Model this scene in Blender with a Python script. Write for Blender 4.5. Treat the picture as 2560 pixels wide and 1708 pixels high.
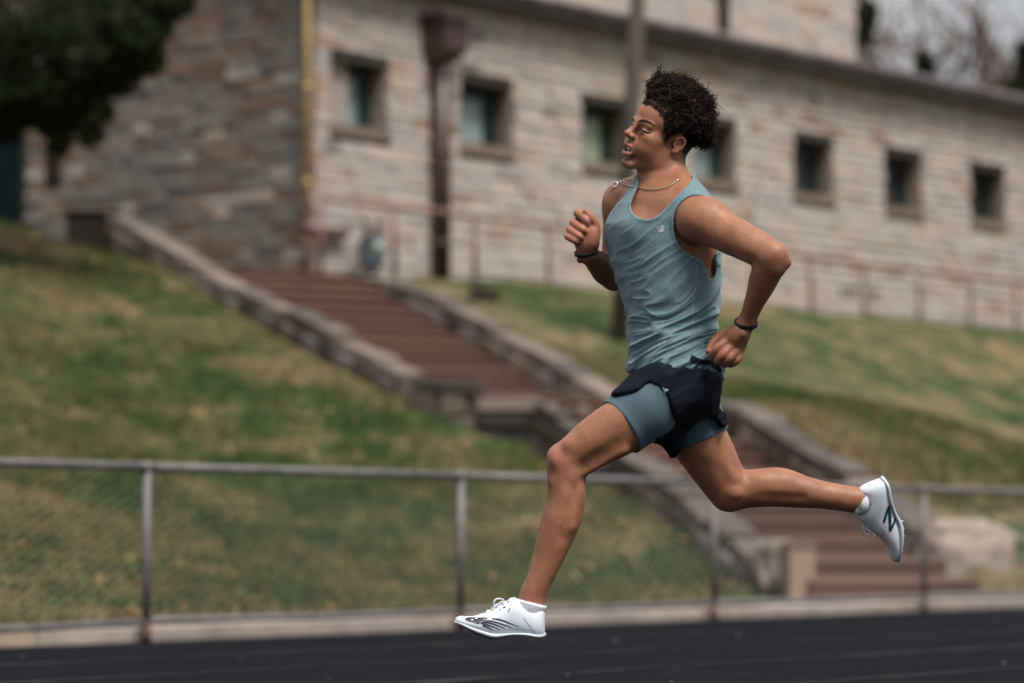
import bpy, bmesh, math, random
import numpy as np
from mathutils import Vector, Matrix
from mathutils.bvhtree import BVHTree

for o in list(bpy.data.objects):
    bpy.data.objects.remove(o)
scene = bpy.context.scene
random.seed(7)
RNG = np.random.default_rng(7)
R = math.radians

# ------------------------------------------------------------------ camera
CAM_H = 0.533
FPX = 8000.0                      # focal length in photo pixels (photo 2560 x 1708)
PITCH = math.atan(496.0 / FPX)    # the horizon lies at row 1350
cam_d = bpy.data.cameras.new('camera')
cam = bpy.data.objects.new('camera', cam_d)
scene.collection.objects.link(cam)
cam.location = (0, 0, CAM_H)
cam.rotation_euler = (math.pi / 2 + PITCH, 0, 0)
cam_d.sensor_width = 36
cam_d.lens = FPX / 2560 * 36
cam_d.clip_start = 0.1
cam_d.clip_end = 2000
cam_d.dof.use_dof = True
RUN_Y = 8.7
cam_d.dof.focus_distance = RUN_Y - 0.1
cam_d.dof.aperture_fstop = 2.35
scene.camera = cam

# ------------------------------------------------------------------ world, sun, exposure
SUN_EL, SUN_AZ = R(59), R(150)      # azimuth clockwise from +Y
world = bpy.data.worlds.new('World')
scene.world = world
world.use_nodes = True
wn, wl = world.node_tree.nodes, world.node_tree.links
wn.clear()
wout = wn.new('ShaderNodeOutputWorld')
bg = wn.new('ShaderNodeBackground')
sky = wn.new('ShaderNodeTexSky')
sky.sky_type = 'NISHITA'
sky.sun_disc = False
sky.sun_elevation = SUN_EL
sky.sun_rotation = SUN_AZ
sky.air_density = 1.0
sky.dust_density = 4.0
# overcast: an even layer of grey-white cloud with a little blue left in it
hsv = wn.new('ShaderNodeHueSaturation')
hsv.inputs['Saturation'].default_value = 0.35
tc = wn.new('ShaderNodeTexCoord')
ns = wn.new('ShaderNodeTexNoise')
ns.inputs['Scale'].default_value = 5.0
ns.inputs['Detail'].default_value = 6
cr = wn.new('ShaderNodeValToRGB')
cr.color_ramp.elements[0].position = 0.3
cr.color_ramp.elements[0].color = (5.2, 5.6, 6.3, 1)
cr.color_ramp.elements[1].position = 0.7
cr.color_ramp.elements[1].color = (7.6, 7.7, 7.9, 1)
mix = wn.new('ShaderNodeMix')
mix.data_type = 'RGBA'
mix.inputs[0].default_value = 0.85
wl.new(tc.outputs['Generated'], ns.inputs['Vector'])
wl.new(ns.outputs['Fac'], cr.inputs['Fac'])
wl.new(sky.outputs['Color'], hsv.inputs['Color'])
wl.new(hsv.outputs['Color'], mix.inputs[6])
wl.new(cr.outputs['Color'], mix.inputs[7])
# standard overcast sky: three times as bright overhead as at the horizon
sx = wn.new('ShaderNodeSeparateXYZ'); wl.new(tc.outputs['Generated'], sx.inputs['Vector'])
m1 = wn.new('ShaderNodeMath'); m1.operation = 'MULTIPLY_ADD'; m1.use_clamp = False
m0 = wn.new('ShaderNodeMath'); m0.operation = 'MAXIMUM'; m0.inputs[1].default_value = 0.0
wl.new(sx.outputs['Z'], m0.inputs[0]); wl.new(m0.outputs[0], m1.inputs[0])
m1.inputs[1].default_value = 1.0; m1.inputs[2].default_value = 0.72
vm = wn.new('ShaderNodeVectorMath'); vm.operation = 'SCALE'
wl.new(mix.outputs[2], vm.inputs[0]); wl.new(m1.outputs[0], vm.inputs['Scale'])
wl.new(vm.outputs['Vector'], bg.inputs['Color'])
bg.inputs['Strength'].default_value = 0.058
wl.new(bg.outputs['Background'], wout.inputs['Surface'])

sun_d = bpy.data.lights.new('sun', 'SUN')
sun_d.energy = 2.8
sun_d.angle = R(22)
sun_d.color = (1.0, 0.95, 0.88)
sun = bpy.data.objects.new('sun', sun_d)
scene.collection.objects.link(sun)
sdir = Vector((math.sin(SUN_AZ) * math.cos(SUN_EL), math.cos(SUN_AZ) * math.cos(SUN_EL), math.sin(SUN_EL)))
sun.rotation_euler = sdir.to_track_quat('Z', 'Y').to_euler()
sun.location = (0, 0, 30)

scene.view_settings.view_transform = 'Standard'
scene.view_settings.look = 'None'
scene.view_settings.gamma = 1
scene.view_settings.exposure = 0.66
scene.render.engine = 'CYCLES'
scene.render.resolution_x, scene.render.resolution_y = 1024, 683

# ------------------------------------------------------------------ helpers
CP, SP = math.cos(PITCH), math.sin(PITCH)

def P(px, py, Y):
    """photo pixel + distance along the ground -> world point"""
    a = (px - 1280.0) / FPX
    b = (854.0 - py) / FPX
    dy = CP - b * SP
    dz = SP + b * CP
    return Vector((a / dy * Y, Y, CAM_H + dz / dy * Y))

def col_of(px):
    return (px - 1280.0) / FPX

def new_obj(name, me, parent=None, loc=None):
    o = bpy.data.objects.new(name, me)
    scene.collection.objects.link(o)
    if parent is not None:
        o.parent = parent
    if loc is not None:
        o.location = loc
    return o

def tag(o, label=None, cat=None, group=None, kind=None):
    if label: o['label'] = label
    if cat: o['category'] = cat
    if group: o['group'] = group
    if kind: o['kind'] = kind
    return o

def mesh_obj(name, verts, faces, mat, parent=None, origin=(0, 0, 0), smooth=False, mats=None, midx=None):
    """verts are world coordinates; origin is the world location of the thing"""
    v = np.asarray(verts, dtype=np.float64) - np.asarray(origin, dtype=np.float64)
    me = bpy.data.meshes.new(name)
    me.from_pydata(v.tolist(), [], faces if isinstance(faces, list) else faces.tolist())
    if mats:
        for m in mats: me.materials.append(m)
        me.polygons.foreach_set('material_index', np.asarray(midx, dtype=np.int32))
    elif mat:
        me.materials.append(mat)
    if smooth:
        me.polygons.foreach_set('use_smooth', np.ones(len(me.polygons), dtype=bool))
    me.update()
    return new_obj(name, me, parent, None if parent is not None else origin)

def empty(name, loc):
    o = bpy.data.objects.new(name, None)
    o.empty_display_size = 0.2
    scene.collection.objects.link(o)
    o.location = loc
    return o

class MB:
    """collects boxes, tubes and sheets into one mesh"""
    def __init__(self):
        self.v, self.f, self.m = [], [], []
    def add(self, v, f, m=0):
        n = len(self.v)
        self.v.extend([tuple(p) for p in v])
        self.f.extend([tuple(i + n for i in q) for q in f])
        self.m.extend([m] * len(f))
    def box(self, c, ax, ay, az, m=0):
        c = Vector(c); ax = Vector(ax); ay = Vector(ay); az = Vector(az)
        v = [c + sx * ax + sy * ay + sz * az for sx in (-1, 1) for sy in (-1, 1) for sz in (-1, 1)]
        self.add(v, [(0, 1, 3, 2), (4, 6, 7, 5), (0, 4, 5, 1), (2, 3, 7, 6), (0, 2, 6, 4), (1, 5, 7, 3)], m)
    def tube(self, pts, rad, n=8, m=0, cap=True):
        pts = [Vector(p) for p in pts]
        rads = rad if isinstance(rad, (list, tuple)) else [rad] * len(pts)
        base = len(self.v)
        prev = None
        for i, p in enumerate(pts):
            t = (pts[min(i + 1, len(pts) - 1)] - pts[max(i - 1, 0)])
            if t.length < 1e-9: t = Vector((0, 0, 1))
            t.normalize()
            if prev is None:
                a = t.orthogonal().normalized()
            else:
                a = prev - t * prev.dot(t)
                a = a.normalized() if a.length > 1e-6 else t.orthogonal().normalized()
            prev = a
            b = t.cross(a)
            for k in range(n):
                w = 2 * math.pi * k / n
                self.v.append(tuple(p + (a * math.cos(w) + b * math.sin(w)) * rads[i]))
        for i in range(len(pts) - 1):
            for k in range(n):
                q = base + i * n
                self.f.append((q + k, q + (k + 1) % n, q + n + (k + 1) % n, q + n + k))
                self.m.append(m)
        if cap:
            self.f.append(tuple(base + k for k in reversed(range(n)))); self.m.append(m)
            e = base + (len(pts) - 1) * n
            self.f.append(tuple(e + k for k in range(n))); self.m.append(m)
    def build(self, name, mat, parent=None, origin=(0, 0, 0), smooth=False, mats=None):
        return mesh_obj(name, self.v, self.f, mat, parent, origin, smooth, mats, self.m if mats else None)

def bevel_mesh(name, rng, bev=0.06, rough=0.05, mat=None):
    """unit block (-.5..+.5) with worn edges, shared by many pieces"""
    bm = bmesh.new()
    bmesh.ops.create_cube(bm, size=1.0)
    for v in bm.verts:
        v.co += Vector((rng.uniform(-rough, rough), rng.uniform(-rough, rough), rng.uniform(-rough, rough))) * 0.7
    bmesh.ops.bevel(bm, geom=list(bm.edges), offset=bev, segments=1, affect='EDGES')
    me = bpy.data.meshes.new(name)
    bm.to_mesh(me); bm.free()
    if mat: me.materials.append(mat)
    return me

def vnoise(p, seed=0):
    """3D value noise, -1..1"""
    p = np.asarray(p, dtype=np.float64)
    i = np.floor(p).astype(np.int64)
    f = p - i
    f = f * f * (3 - 2 * f)
    def h(x, y, z):
        n = (x * 374761393 + y * 668265263 + z * 2147483647 + seed * 974711) & 0x7fffffff
        n = ((n ^ (n >> 13)) * 1274126177) & 0x7fffffff
        n = (n ^ (n >> 16)) & 0xffff
        return n / 32767.5 - 1.0
    r = 0
    for dx in (0, 1):
        wx = f[..., 0] if dx else 1 - f[..., 0]
        for dy in (0, 1):
            wy = f[..., 1] if dy else 1 - f[..., 1]
            for dz in (0, 1):
                wz = f[..., 2] if dz else 1 - f[..., 2]
                r = r + wx * wy * wz * h(i[..., 0] + dx, i[..., 1] + dy, i[..., 2] + dz)
    return r

# ------------------------------------------------------------------ materials
class NT:
    def __init__(self, name):
        self.mat = bpy.data.materials.new(name)
        self.mat.use_nodes = True
        self.t = self.mat.node_tree
        self.n, self.l = self.t.nodes, self.t.links
        self.b = self.n['Principled BSDF']
    def node(self, kind, **kw):
        q = self.n.new(kind)
        for k, v in kw.items():
            if k in q.inputs: q.inputs[k].default_value = v
            else: setattr(q, k, v)
        return q
    def link(self, a, b): self.l.new(a, b)
    def coord(self, scale=(1, 1, 1), kind='Object', rot=(0, 0, 0)):
        t = self.node('ShaderNodeTexCoord')
        m = self.node('ShaderNodeMapping')
        m.inputs['Scale'].default_value = scale
        m.inputs['Rotation'].default_value = rot
        self.link(t.outputs[kind], m.inputs['Vector'])
        return m.outputs['Vector']
    def noise(self, scale, vec=None, detail=5, rough=0.55, dist=0.0):
        q = self.node('ShaderNodeTexNoise')
        q.inputs['Scale'].default_value = scale
        q.inputs['Detail'].default_value = detail
        q.inputs['Roughness'].default_value = rough
        q.inputs['Distortion'].default_value = dist
        if vec is None: vec = self.coord()
        self.link(vec, q.inputs['Vector'])
        return q.outputs['Fac']
    def ramp(self, fac, stops):
        q = self.node('ShaderNodeValToRGB')
        e = q.color_ramp.elements
        while len(e) < len(stops): e.new(0.5)
        for i, (p, c) in enumerate(stops):
            e[i].position = p
            e[i].color = (c[0], c[1], c[2], 1) if len(c) == 3 else c
        self.link(fac, q.inputs['Fac'])
        return q.outputs['Color']
    def mix(self, fac, a, b, blend='MIX'):
        q = self.node('ShaderNodeMix')
        q.data_type = 'RGBA'
        q.blend_type = blend
        for s, v in ((0, fac), (6, a), (7, b)):
            if hasattr(v, 'is_output') or isinstance(v, bpy.types.NodeSocket): self.link(v, q.inputs[s])
            elif s == 0: q.inputs[0].default_value = v
            else: q.inputs[s].default_value = (v[0], v[1], v[2], 1)
        return q.outputs[2]
    def math(self, op, a, b=None, clamp=False):
        q = self.node('ShaderNodeMath')
        q.operation = op
        q.use_clamp = clamp
        for i, v in enumerate((a, b)):
            if v is None: continue
            if isinstance(v, bpy.types.NodeSocket): self.link(v, q.inputs[i])
            else: q.inputs[i].default_value = v
        return q.outputs[0]
    def attr(self, name):
        q = self.node('ShaderNodeAttribute')
        q.attribute_name = name
        return q
    def bump(self, height, strength=0.3, dist=0.01):
        q = self.node('ShaderNodeBump')
        q.inputs['Strength'].default_value = strength
        q.inputs['Distance'].default_value = dist
        self.link(height, q.inputs['Height'])
        self.link(q.outputs['Normal'], self.b.inputs['Normal'])
    def set(self, color=None, rough=None, spec=None, metal=None):
        if color is not None:
            if isinstance(color, bpy.types.NodeSocket): self.link(color, self.b.inputs['Base Color'])
            else: self.b.inputs['Base Color'].default_value = (*color, 1)
        if rough is not None:
            if isinstance(rough, bpy.types.NodeSocket): self.link(rough, self.b.inputs['Roughness'])
            else: self.b.inputs['Roughness'].default_value = rough
        if spec is not None: self.b.inputs['Specular IOR Level'].default_value = spec
        if metal is not None: self.b.inputs['Metallic'].default_value = metal
        return self.mat

def simple(name, c, rough=0.7, var=0.25, scale=8.0, bump=0.2, metal=0.0, spec=0.4, bdist=0.01):
    t = NT(name)
    n = t.noise(scale)
    lo = tuple(x * (1 - var) for x in c); hi = tuple(min(1, x * (1 + var)) for x in c)
    t.set(t.ramp(n, [(0.3, lo), (0.7, hi)]), rough, spec, metal)
    if bump: t.bump(t.noise(scale * 4), bump, bdist)
    return t.mat
# ================================================================== the setting
RC = 0.695                                   # track edge: X = RC*Y - 13.59
def edge_X(Y, off=0.0):                      # off: metres beyond the edge, square to it
    return RC * Y - 13.59
ED = Vector((RC, 1, 0)).normalized()         # along the edge, away to the right
EN = Vector((-ED.y, ED.x, 0))                # across it, uphill
def edge_at(px, off=0.0):
    Y = 13.59 / (RC - (px - 1280) / FPX)
    return Vector((RC * Y - 13.59, Y, 0)) + EN * off
E0 = edge_at(1152)
def edge_pt(s, off, z=0.0):
    q = E0 + ED * s + EN * off
    return Vector((q.x, q.y, z))

FU = Vector((0.632, 0.775, 0)).normalized()   # right-hand facade, receding
FN = Vector((FU.y, -FU.x, 0))                 # its outward normal
LU = Vector((-FN.x, -FN.y, 0))                # left-hand facade, receding
LN = Vector((-FU.x, -FU.y, 0))
CORNER = P(785, 680, 40.0); CORNER.z = 3.88
CORNER2 = Vector((CORNER.x, CORNER.y, 0))
def fac(s, z, out=0.0): return Vector((CORNER.x, CORNER.y, 0)) + FU * s + FN * out + Vector((0, 0, z))
def lef(s, z, out=0.0): return Vector((CORNER.x, CORNER.y, 0)) + LU * s + LN * out + Vector((0, 0, z))
def fac_s(px):
    k = (px - 1280) / FPX
    return (k * CORNER.y - CORNER.x) / (FU.x - FU.y * k)
def lef_s(px):
    k = (px - 1280) / FPX
    return (k * CORNER.y - CORNER.x) / (LU.x - LU.y * k)

# ---- stairs: plan positions taken from the wall copings
def ZP(px, py, Y): return P(px, py, Y)
LB = P(2030, 1500, 25.0); LB.z = .07
TL = 0.258                                    # lower flight drifts left this much for each metre back
lw_d = Vector((-TL, 1, 0)).normalized(); lw_e = Vector((lw_d.y, -lw_d.x, 0))
N1, RISE1 = 12, .157
L1 = 8.1
TRE1 = L1 / N1
LAND_Z = .07 + N1 * RISE1
UB = P(1050, 985, 33.9); UB.z = LAND_Z         # upper flight, left foot
up_d = Vector((-math.sin(R(28)), math.cos(R(28)), 0)); up_e = Vector((up_d.y, -up_d.x, 0))
N2, RISE2, L2 = 12, .158, 6.3
TRE2 = L2 / N2
W1, W2 = 1.4, 2.0

# ---- terrain: thin-plate surface through measured points, carved out under the stairs
ctrl = []
def cp(v, dz=0.0): ctrl.append((v.x, v.y, v.z + dz))
for s in range(-40, 61, 5):
    for off, z in ((-60, -.06), (-12, -.06), (-2, -.05), (.5, .02)):
        cp(edge_pt(s, off, z))
for s in (-40, -30, -20, -12, -6, -2):
    cp(edge_pt(s, 2.2, .35)); cp(edge_pt(s, 8, 1.75 if s > -14 else 1.9)); cp(edge_pt(s, 15, 3.6))
for px, py, Y in ((150, 610, 40.0), (330, 665, 38.4), (520, 770, 36.8), (740, 880, 35.2), (950, 985, 33.6), (1098, 1060, 32.7), (1190, 1120, 32.5), (1300, 1150, 32.2), (1347, 1190, 30.8), (1450, 1240, 29.6), (1560, 1300, 28.2), (1750, 1420, 26.4), (1850, 1480, 25.4), (0, 560, 41)):
    cp(P(px, py, Y))
for px, py, Y in ((1110, 735, 38.6), (1300, 850, 36.4), (1530, 980, 33.8), (1700, 1000, 33.5), (1880, 1040, 31), (2150, 1195, 28.2), (2330, 1330, 27)):
    cp(P(px, py, Y))
for s in (2, 5, 8, 11, 14, 17, 22, 30):
    cp(fac(s, 3.86, .2)); cp(fac(s, 3.84, 1.6))
for s in (30, 40, 55):
    cp(fac(s, 3.86, -20)); cp(fac(s, 3.8, .2))
for s, z in ((1, 3.95), (3, 4.25), (6, 4.75), (9, 5.1), (14, 5.2), (22, 5.2)):
    cp(lef(s, z, .1)); cp(lef(s, z - .02, 1.0))
for s in (0, 20, 60):
    cp(fac(s, 4.0, -60)); cp(lef(s + 20, 5.0, -60))
for px, py, Y in ((2500, 1100, 33), (2560, 1250, 30), (2540, 1400, 27.5), (2400, 900, 45), (2000, 900, 40)):
    cp(P(px, py, Y))
CT = np.array(ctrl)
def tps_fit(C, lam=.002):
    n = len(C)
    d = np.linalg.norm(C[:, None, :2] - C[None, :, :2], axis=2)
    K = np.where(d > 0, d * d * np.log(d + 1e-9), 0)
    A = np.zeros((n + 3, n + 3)); A[:n, :n] = K + np.eye(n) * lam
    Pm = np.c_[np.ones(n), C[:, :2]]
    A[:n, n:] = Pm; A[n:, :n] = Pm.T
    return np.linalg.solve(A, np.r_[C[:, 2], 0, 0, 0])
TW = tps_fit(CT)
def terrain_raw(x, y):
    x = np.asarray(x, float); y = np.asarray(y, float); sh = x.shape
    x, y = x.ravel(), y.ravel(); out = np.empty(len(x))
    for i in range(0, len(x), 20000):
        d = np.sqrt((x[i:i + 20000, None] - CT[None, :, 0]) ** 2 + (y[i:i + 20000, None] - CT[None, :, 1]) ** 2)
        out[i:i + 20000] = np.where(d > 0, d * d * np.log(d + 1e-9), 0) @ TW[:-3] + TW[-3] + TW[-2] * x[i:i + 20000] + TW[-1] * y[i:i + 20000]
    off = (x - E0.x) * EN.x + (y - E0.y) * EN.y
    out = np.where(off < .3, -.06, np.clip(out, -.02, 5.6))
    far = np.clip((np.hypot(x, y - 30) - 50) / 40, 0, 1)
    out = out * (1 - far) + np.where(off > 0, 4.2, -.06) * far
    return out.reshape(sh)
def stair_mask(x, y):
    """>0 inside a stair corridor, with the height the ground must stay below"""
    lim = np.full(np.shape(x), 99.0)
    a = (x - LB.x) * lw_d.x + (y - LB.y) * lw_d.y; c = (x - LB.x) * lw_e.x + (y - LB.y) * lw_e.y
    inn = (a > -.3) & (a < L1 + .3) & (c > -.25) & (c < W1 + .25)
    lim = np.where(inn, np.clip(.07 + np.floor(a / TRE1) * RISE1, .0, LAND_Z) - .12, lim)
    a = (x - UB.x) * up_d.x + (y - UB.y) * up_d.y; c = (x - UB.x) * up_e.x + (y - UB.y) * up_e.y
    inn = (a > -1.6) & (a < L2 + .2) & (c > -.2) & (c < W2 + .2)
    lim = np.where(inn, np.minimum(lim, np.clip(LAND_Z + np.floor(a / TRE2) * RISE2, LAND_Z, 9) - .12), lim)
    return lim
def terrain(x, y): return np.minimum(terrain_raw(x, y), stair_mask(np.asarray(x, float), np.asarray(y, float)))

def grass_ground_mat(name, blades=False):
    t = NT(name)
    g = t.node('ShaderNodeNewGeometry')
    v = g.outputs['Position']
    mp = t.node('ShaderNodeMapping'); mp.inputs['Scale'].default_value = (1, 1, 1.6); t.link(v, mp.inputs['Vector']); v = mp.outputs['Vector']
    n1 = t.noise(1.1, v, 6, .6, .8); n2 = t.noise(5.2, v, 6, .7, .5); n3 = t.noise(.28, v, 3)
    f = t.math('ADD', t.math('MULTIPLY', n1, .48), t.math('MULTIPLY', n2, .52))
    f = t.math('ADD', f, t.math('MULTIPLY', t.math('SUBTRACT', n3, .5), .25))
    c = t.ramp(f, [(0.37, (.013, .029, .009)), (0.45, (.032, .058, .016)), (0.495, (.066, .084, .026)), (0.545, (.160, .120, .060)), (0.62, (.27, .18, .098))])
    wa = t.attr('wear')
    c = t.mix(t.math('MULTIPLY', wa.outputs['Fac'], t.math('ADD', t.math('MULTIPLY', n2, 1.2), .1), True), c, (.26, .175, .10))
    # bare reddish soil under the evergreen
    vd = t.node('ShaderNodeVectorMath'); vd.operation = 'DISTANCE'; sp_ = P(60, 610, 39.0); vd.inputs[1].default_value = (sp_.x - .4, sp_.y, sp_.z * 1.6)
    t.link(v, vd.inputs[0])
    sm = t.math('ADD', vd.outputs['Value'], t.math('MULTIPLY', n2, 2.2))
    c = t.mix(t.math('SUBTRACT', 1.0, t.math('MULTIPLY', t.math('SUBTRACT', sm, 1.9), 1.6), True), c, (.075, .042, .030))
    if blades:
        c = t.mix(t.math('MULTIPLY', g.outputs['Random Per Island'], .45), c, (.085, .12, .030))
    else:
        n4 = t.noise(40, v, 4)
        c = t.mix(t.math('MULTIPLY', n4, .35), c, (.03, .032, .014))
        t.bump(n4, .6, .03)
    t.set(c, .9, .15)
    return t.mat
M_GROUND = grass_ground_mat('grassy_ground')
M_BLADE = grass_ground_mat('grass_blades', True)

def grid_sheet(xs, ys, fn):
    Xg, Yg = np.meshgrid(xs, ys)
    Zg = fn(Xg, Yg)
    v = np.stack([Xg.ravel(), Yg.ravel(), Zg.ravel()], 1)
    nx, ny = len(xs), len(ys)
    i = np.arange((nx - 1) * (ny - 1)); r, c = i // (nx - 1), i % (nx - 1)
    a = r * nx + c
    return v, np.stack([a, a + 1, a + nx + 1, a + nx], 1)
xs = np.r_[-400, -200, -100, -60, -30, np.arange(-14, 22, .16), 30, 60, 100, 200, 400]
ys = np.r_[-100, -40, -10, 0, 8, np.arange(13, 60, .16), 70, 90, 120, 200, 400, 800]
gv, gf = grid_sheet(xs, ys, terrain)
# trodden, dried-out strips: beside the stair walls and along the foot of the bank
WEAR = [([P(2420, 1330, 26.6), P(2210, 1170, 28.6), P(2040, 1085, 30.2), P(1900, 1030, 32)], .55, 1.0), ([P(1600, 960, 34.5), P(1330, 830, 36.8), P(1120, 715, 39)], .35, .6),
        ([P(1110, 1090, 32.2), P(1260, 1165, 30.8), P(1400, 1230, 29.2)], .3, .6), ([P(980, 990, 33.0), P(700, 880, 35)], .22, .5),
        ([edge_pt(-20, .55), edge_pt(20, .55)], .25, .9)]
def wear_of(x, y):
    w = np.zeros(len(x))
    for pts, r, k in WEAR:
        for a, b in zip(pts[:-1], pts[1:]):
            ax, ay, ex, ey = a.x, a.y, b.x - a.x, b.y - a.y
            t = np.clip(((x - ax) * ex + (y - ay) * ey) / (ex * ex + ey * ey), 0, 1)
            d = np.hypot(x - ax - t * ex, y - ay - t * ey)
            w = np.maximum(w, k * np.exp(-(d / r) ** 2))
    return w.astype(np.float32)
def set_wear(o, x, y):
    a = o.data.attributes.new('wear', 'FLOAT', 'POINT'); a.data.foreach_set('value', wear_of(x, y))
ground = mesh_obj('hillside', gv, gf, M_GROUND, None, (0, 0, 0), True)
set_wear(ground, gv[:, 0], gv[:, 1])
tag(ground, 'grassy bank with dry tan patches rising from the track', kind='structure')

# ---- track, kerb, path
def track_mat():
    t = NT('black_track')
    g = t.node('ShaderNodeNewGeometry')
    m = t.node('ShaderNodeMapping'); m.inputs['Rotation'].default_value = (0, 0, -math.atan2(ED.y, ED.x)); m.vector_type = 'POINT'
    t.link(g.outputs['Position'], m.inputs['Vector'])
    m2 = t.node('ShaderNodeMapping'); m2.inputs['Scale'].default_value = (.7, 9, 1); t.link(m.outputs['Vector'], m2.inputs['Vector'])
    streak = t.noise(1.6, m2.outputs['Vector'], 6, .7)
    grain = t.noise(130, g.outputs['Position'], 3, .6)
    c = t.ramp(grain, [(.3, (.0040, .0044, .0060)), (.62, (.0082, .0088, .0120)), (.80, (.036, .034, .036))])
    c = t.mix(t.ramp(streak, [(.56, (0, 0, 0)), (.72, (1, 1, 1))]), c, (.036, .032, .036))
    t.set(c, 1.0, .05)
    t.bump(grain, .5, .004)
    return t.mat
M_TRACK = track_mat()
tr = MB()
tr.add([edge_pt(-60, -14, 0), edge_pt(80, -14, 0), edge_pt(80, 0, 0), edge_pt(-60, 0, 0)], [(0, 1, 2, 3)])
o = tr.build('running_track', M_TRACK); tag(o, 'black rubber running track with worn pale streaks', kind='structure')
# faint, worn lane lines
def line_mat():
    t = NT('worn_line_paint')
    g = t.node('ShaderNodeNewGeometry')
    n = t.noise(26, g.outputs['Position'], 6, .75); n2 = t.noise(1.3, g.outputs['Position'], 4, .6)
    f = t.math('ADD', t.math('MULTIPLY', n, .65), t.math('MULTIPLY', n2, .35))
    c = t.ramp(f, [(.49, (.008, .0085, .011)), (.58, (.07, .062, .066)), (.68, (.18, .165, .17))])
    t.set(c, .8, .2); return t.mat
M_LINE = line_mat()
for i, off in enumerate((-1.6, -2.82, -4.04, -5.26, -6.48, -7.7, -8.9)):
    m = MB(); m.add([edge_pt(-60, off - .03, .004), edge_pt(80, off - .03, .004), edge_pt(80, off + .03, .004), edge_pt(-60, off + .03, .004)], [(0, 1, 2, 3)])
    o = m.build('lane_line', M_LINE); tag(o, kind='structure')
# bits of grit on the track
grit = MB(); rg = random.Random(4)
for i in range(60):
    c = edge_pt(rg.uniform(-9, 9), -rg.uniform(.2, 7.5) , .004); r = rg.uniform(.002, .006)
    grit.box(c, (r, r * .3, 0), (-r * .3, r, 0), (0, 0, r * .6))
o = grit.build('grit', simple('pale_grit', (.30, .26, .24), .9, .4, 50, 0)); tag(o, kind='stuff')

M_KERB = simple('kerb_concrete', (.46, .35, .27), .9, .28, 2.2, .5, bdist=.01)
kerb = empty('kerb', edge_pt(0, .1, 0)); tag(kerb, 'pale concrete kerb along the track edge', kind='structure')
rk = random.Random(2); s = -14.0
M_KERB2 = simple('kerb_concrete_pale', (.50, .42, .37), .9, .22, 2.5, .4, bdist=.01)
while s < 16:
    L = rk.uniform(1.3, 2.0); mid = s + L / 2
    m = MB(); m.box(edge_pt(mid, .16, .020 + rk.uniform(-.004, .004)), ED * (L / 2 - .006), EN * .13, Vector((0, 0, .052)))
    m.build('kerb_stone', M_KERB2 if mid > -3 else M_KERB, kerb, kerb.location); s += L
pth = MB()
pa = [P(1960, 1512, 25.0), P(2700, 1480, 29.5), P(2700, 1470, 31.5), P(2290, 1490, 26.6), P(2020, 1500, 25.6)]
pa = [edge_pt(4.2, .36, .066), edge_pt(14, .36, .066), edge_pt(14, 1.6, .072), edge_pt(7.4, 1.7, .072), edge_pt(5.4, 1.15, .072)]
pth.add(pa + [v - Vector((0, 0, .12)) for v in pa], [(0, 1, 2, 3, 4), (0, 5, 6, 1), (1, 6, 7, 2), (2, 7, 8, 3), (3, 8, 9, 4), (4, 9, 5, 0)])
o = pth.build('path', M_KERB2); tag(o, 'pale concrete pad at the foot of the stairs', kind='structure')

# ---- grass blades and fallen leaves
def scatter(n, rng):
    s = rng.uniform(-12.5, 14.5, n); o = rng.beta(1.0, 1.25, n) * 19 + .42
    x = E0.x + ED.x * s + EN.x * o; y = E0.y + ED.y * s + EN.y * o
    k = x / y
    ok = (k > -.30) & (k < .26) & (stair_mask(x, y) > 50)
    fo = (x - CORNER.x) * FN.x + (y - CORNER.y) * FN.y; lo_ = (x - CORNER.x) * LN.x + (y - CORNER.y) * LN.y
    ok &= (fo > .3) | (lo_ > .3)
    pad = (s > 4.0) & (o < 1.75)
    return x[ok & ~pad], y[ok & ~pad]
rng = np.random.default_rng(1)
gx, gy = scatter(400000, rng)
gz = terrain(gx, gy)
n = len(gx)
hgt = rng.uniform(.03, .085, n) * (1 + .5 * vnoise(np.stack([gx * 1.5, gy * 1.5, gx * 0], 1), 2)); ang = rng.uniform(0, 6.28, n); wd = rng.uniform(.006, .013, n)
lean = rng.normal(0, .5, (n, 2)) * hgt[:, None]
dx, dy = np.cos(ang) * wd, np.sin(ang) * wd
BV = np.empty((n, 3, 3))
BV[:, 0] = np.stack([gx - dx, gy - dy, gz - .01], 1); BV[:, 1] = np.stack([gx + dx, gy + dy, gz - .01], 1)
BV[:, 2] = np.stack([gx + lean[:, 0], gy + lean[:, 1], gz + hgt], 1)
o = mesh_obj('grass', BV.reshape(-1, 3), np.arange(n * 3).reshape(-1, 3), M_BLADE); set_wear(o, np.repeat(gx, 3), np.repeat(gy, 3)); tag(o, 'short green and straw coloured grass on the bank', kind='stuff')
def leaf_mat():
    t = NT('dry_leaves'); g = t.node('ShaderNodeNewGeometry')
    t.set(t.ramp(g.outputs['Random Per Island'], [(0, (.10, .045, .022)), (.4, (.22, .10, .045)), (.75, (.32, .20, .10)), (1, (.40, .27, .10))]), .8, .2)
    return t.mat
lx, ly = scatter(2200, rng); lz = terrain(lx, ly) + .03
lm = MB()
for x, y, z in zip(lx, ly, lz):
    r = rng.uniform(.02, .045); a = Vector(rng.normal(0, 1, 3)).normalized(); b = a.orthogonal().normalized()
    c = Vector((x, y, z))
    lm.add([c - a * r, c + b * r * .6, c + a * r, c - b * r * .6], [(0, 1, 2, 3)])
o = lm.build('fallen_leaves', leaf_mat()); tag(o, 'dry brown leaves scattered over the grass', kind='stuff')
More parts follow.
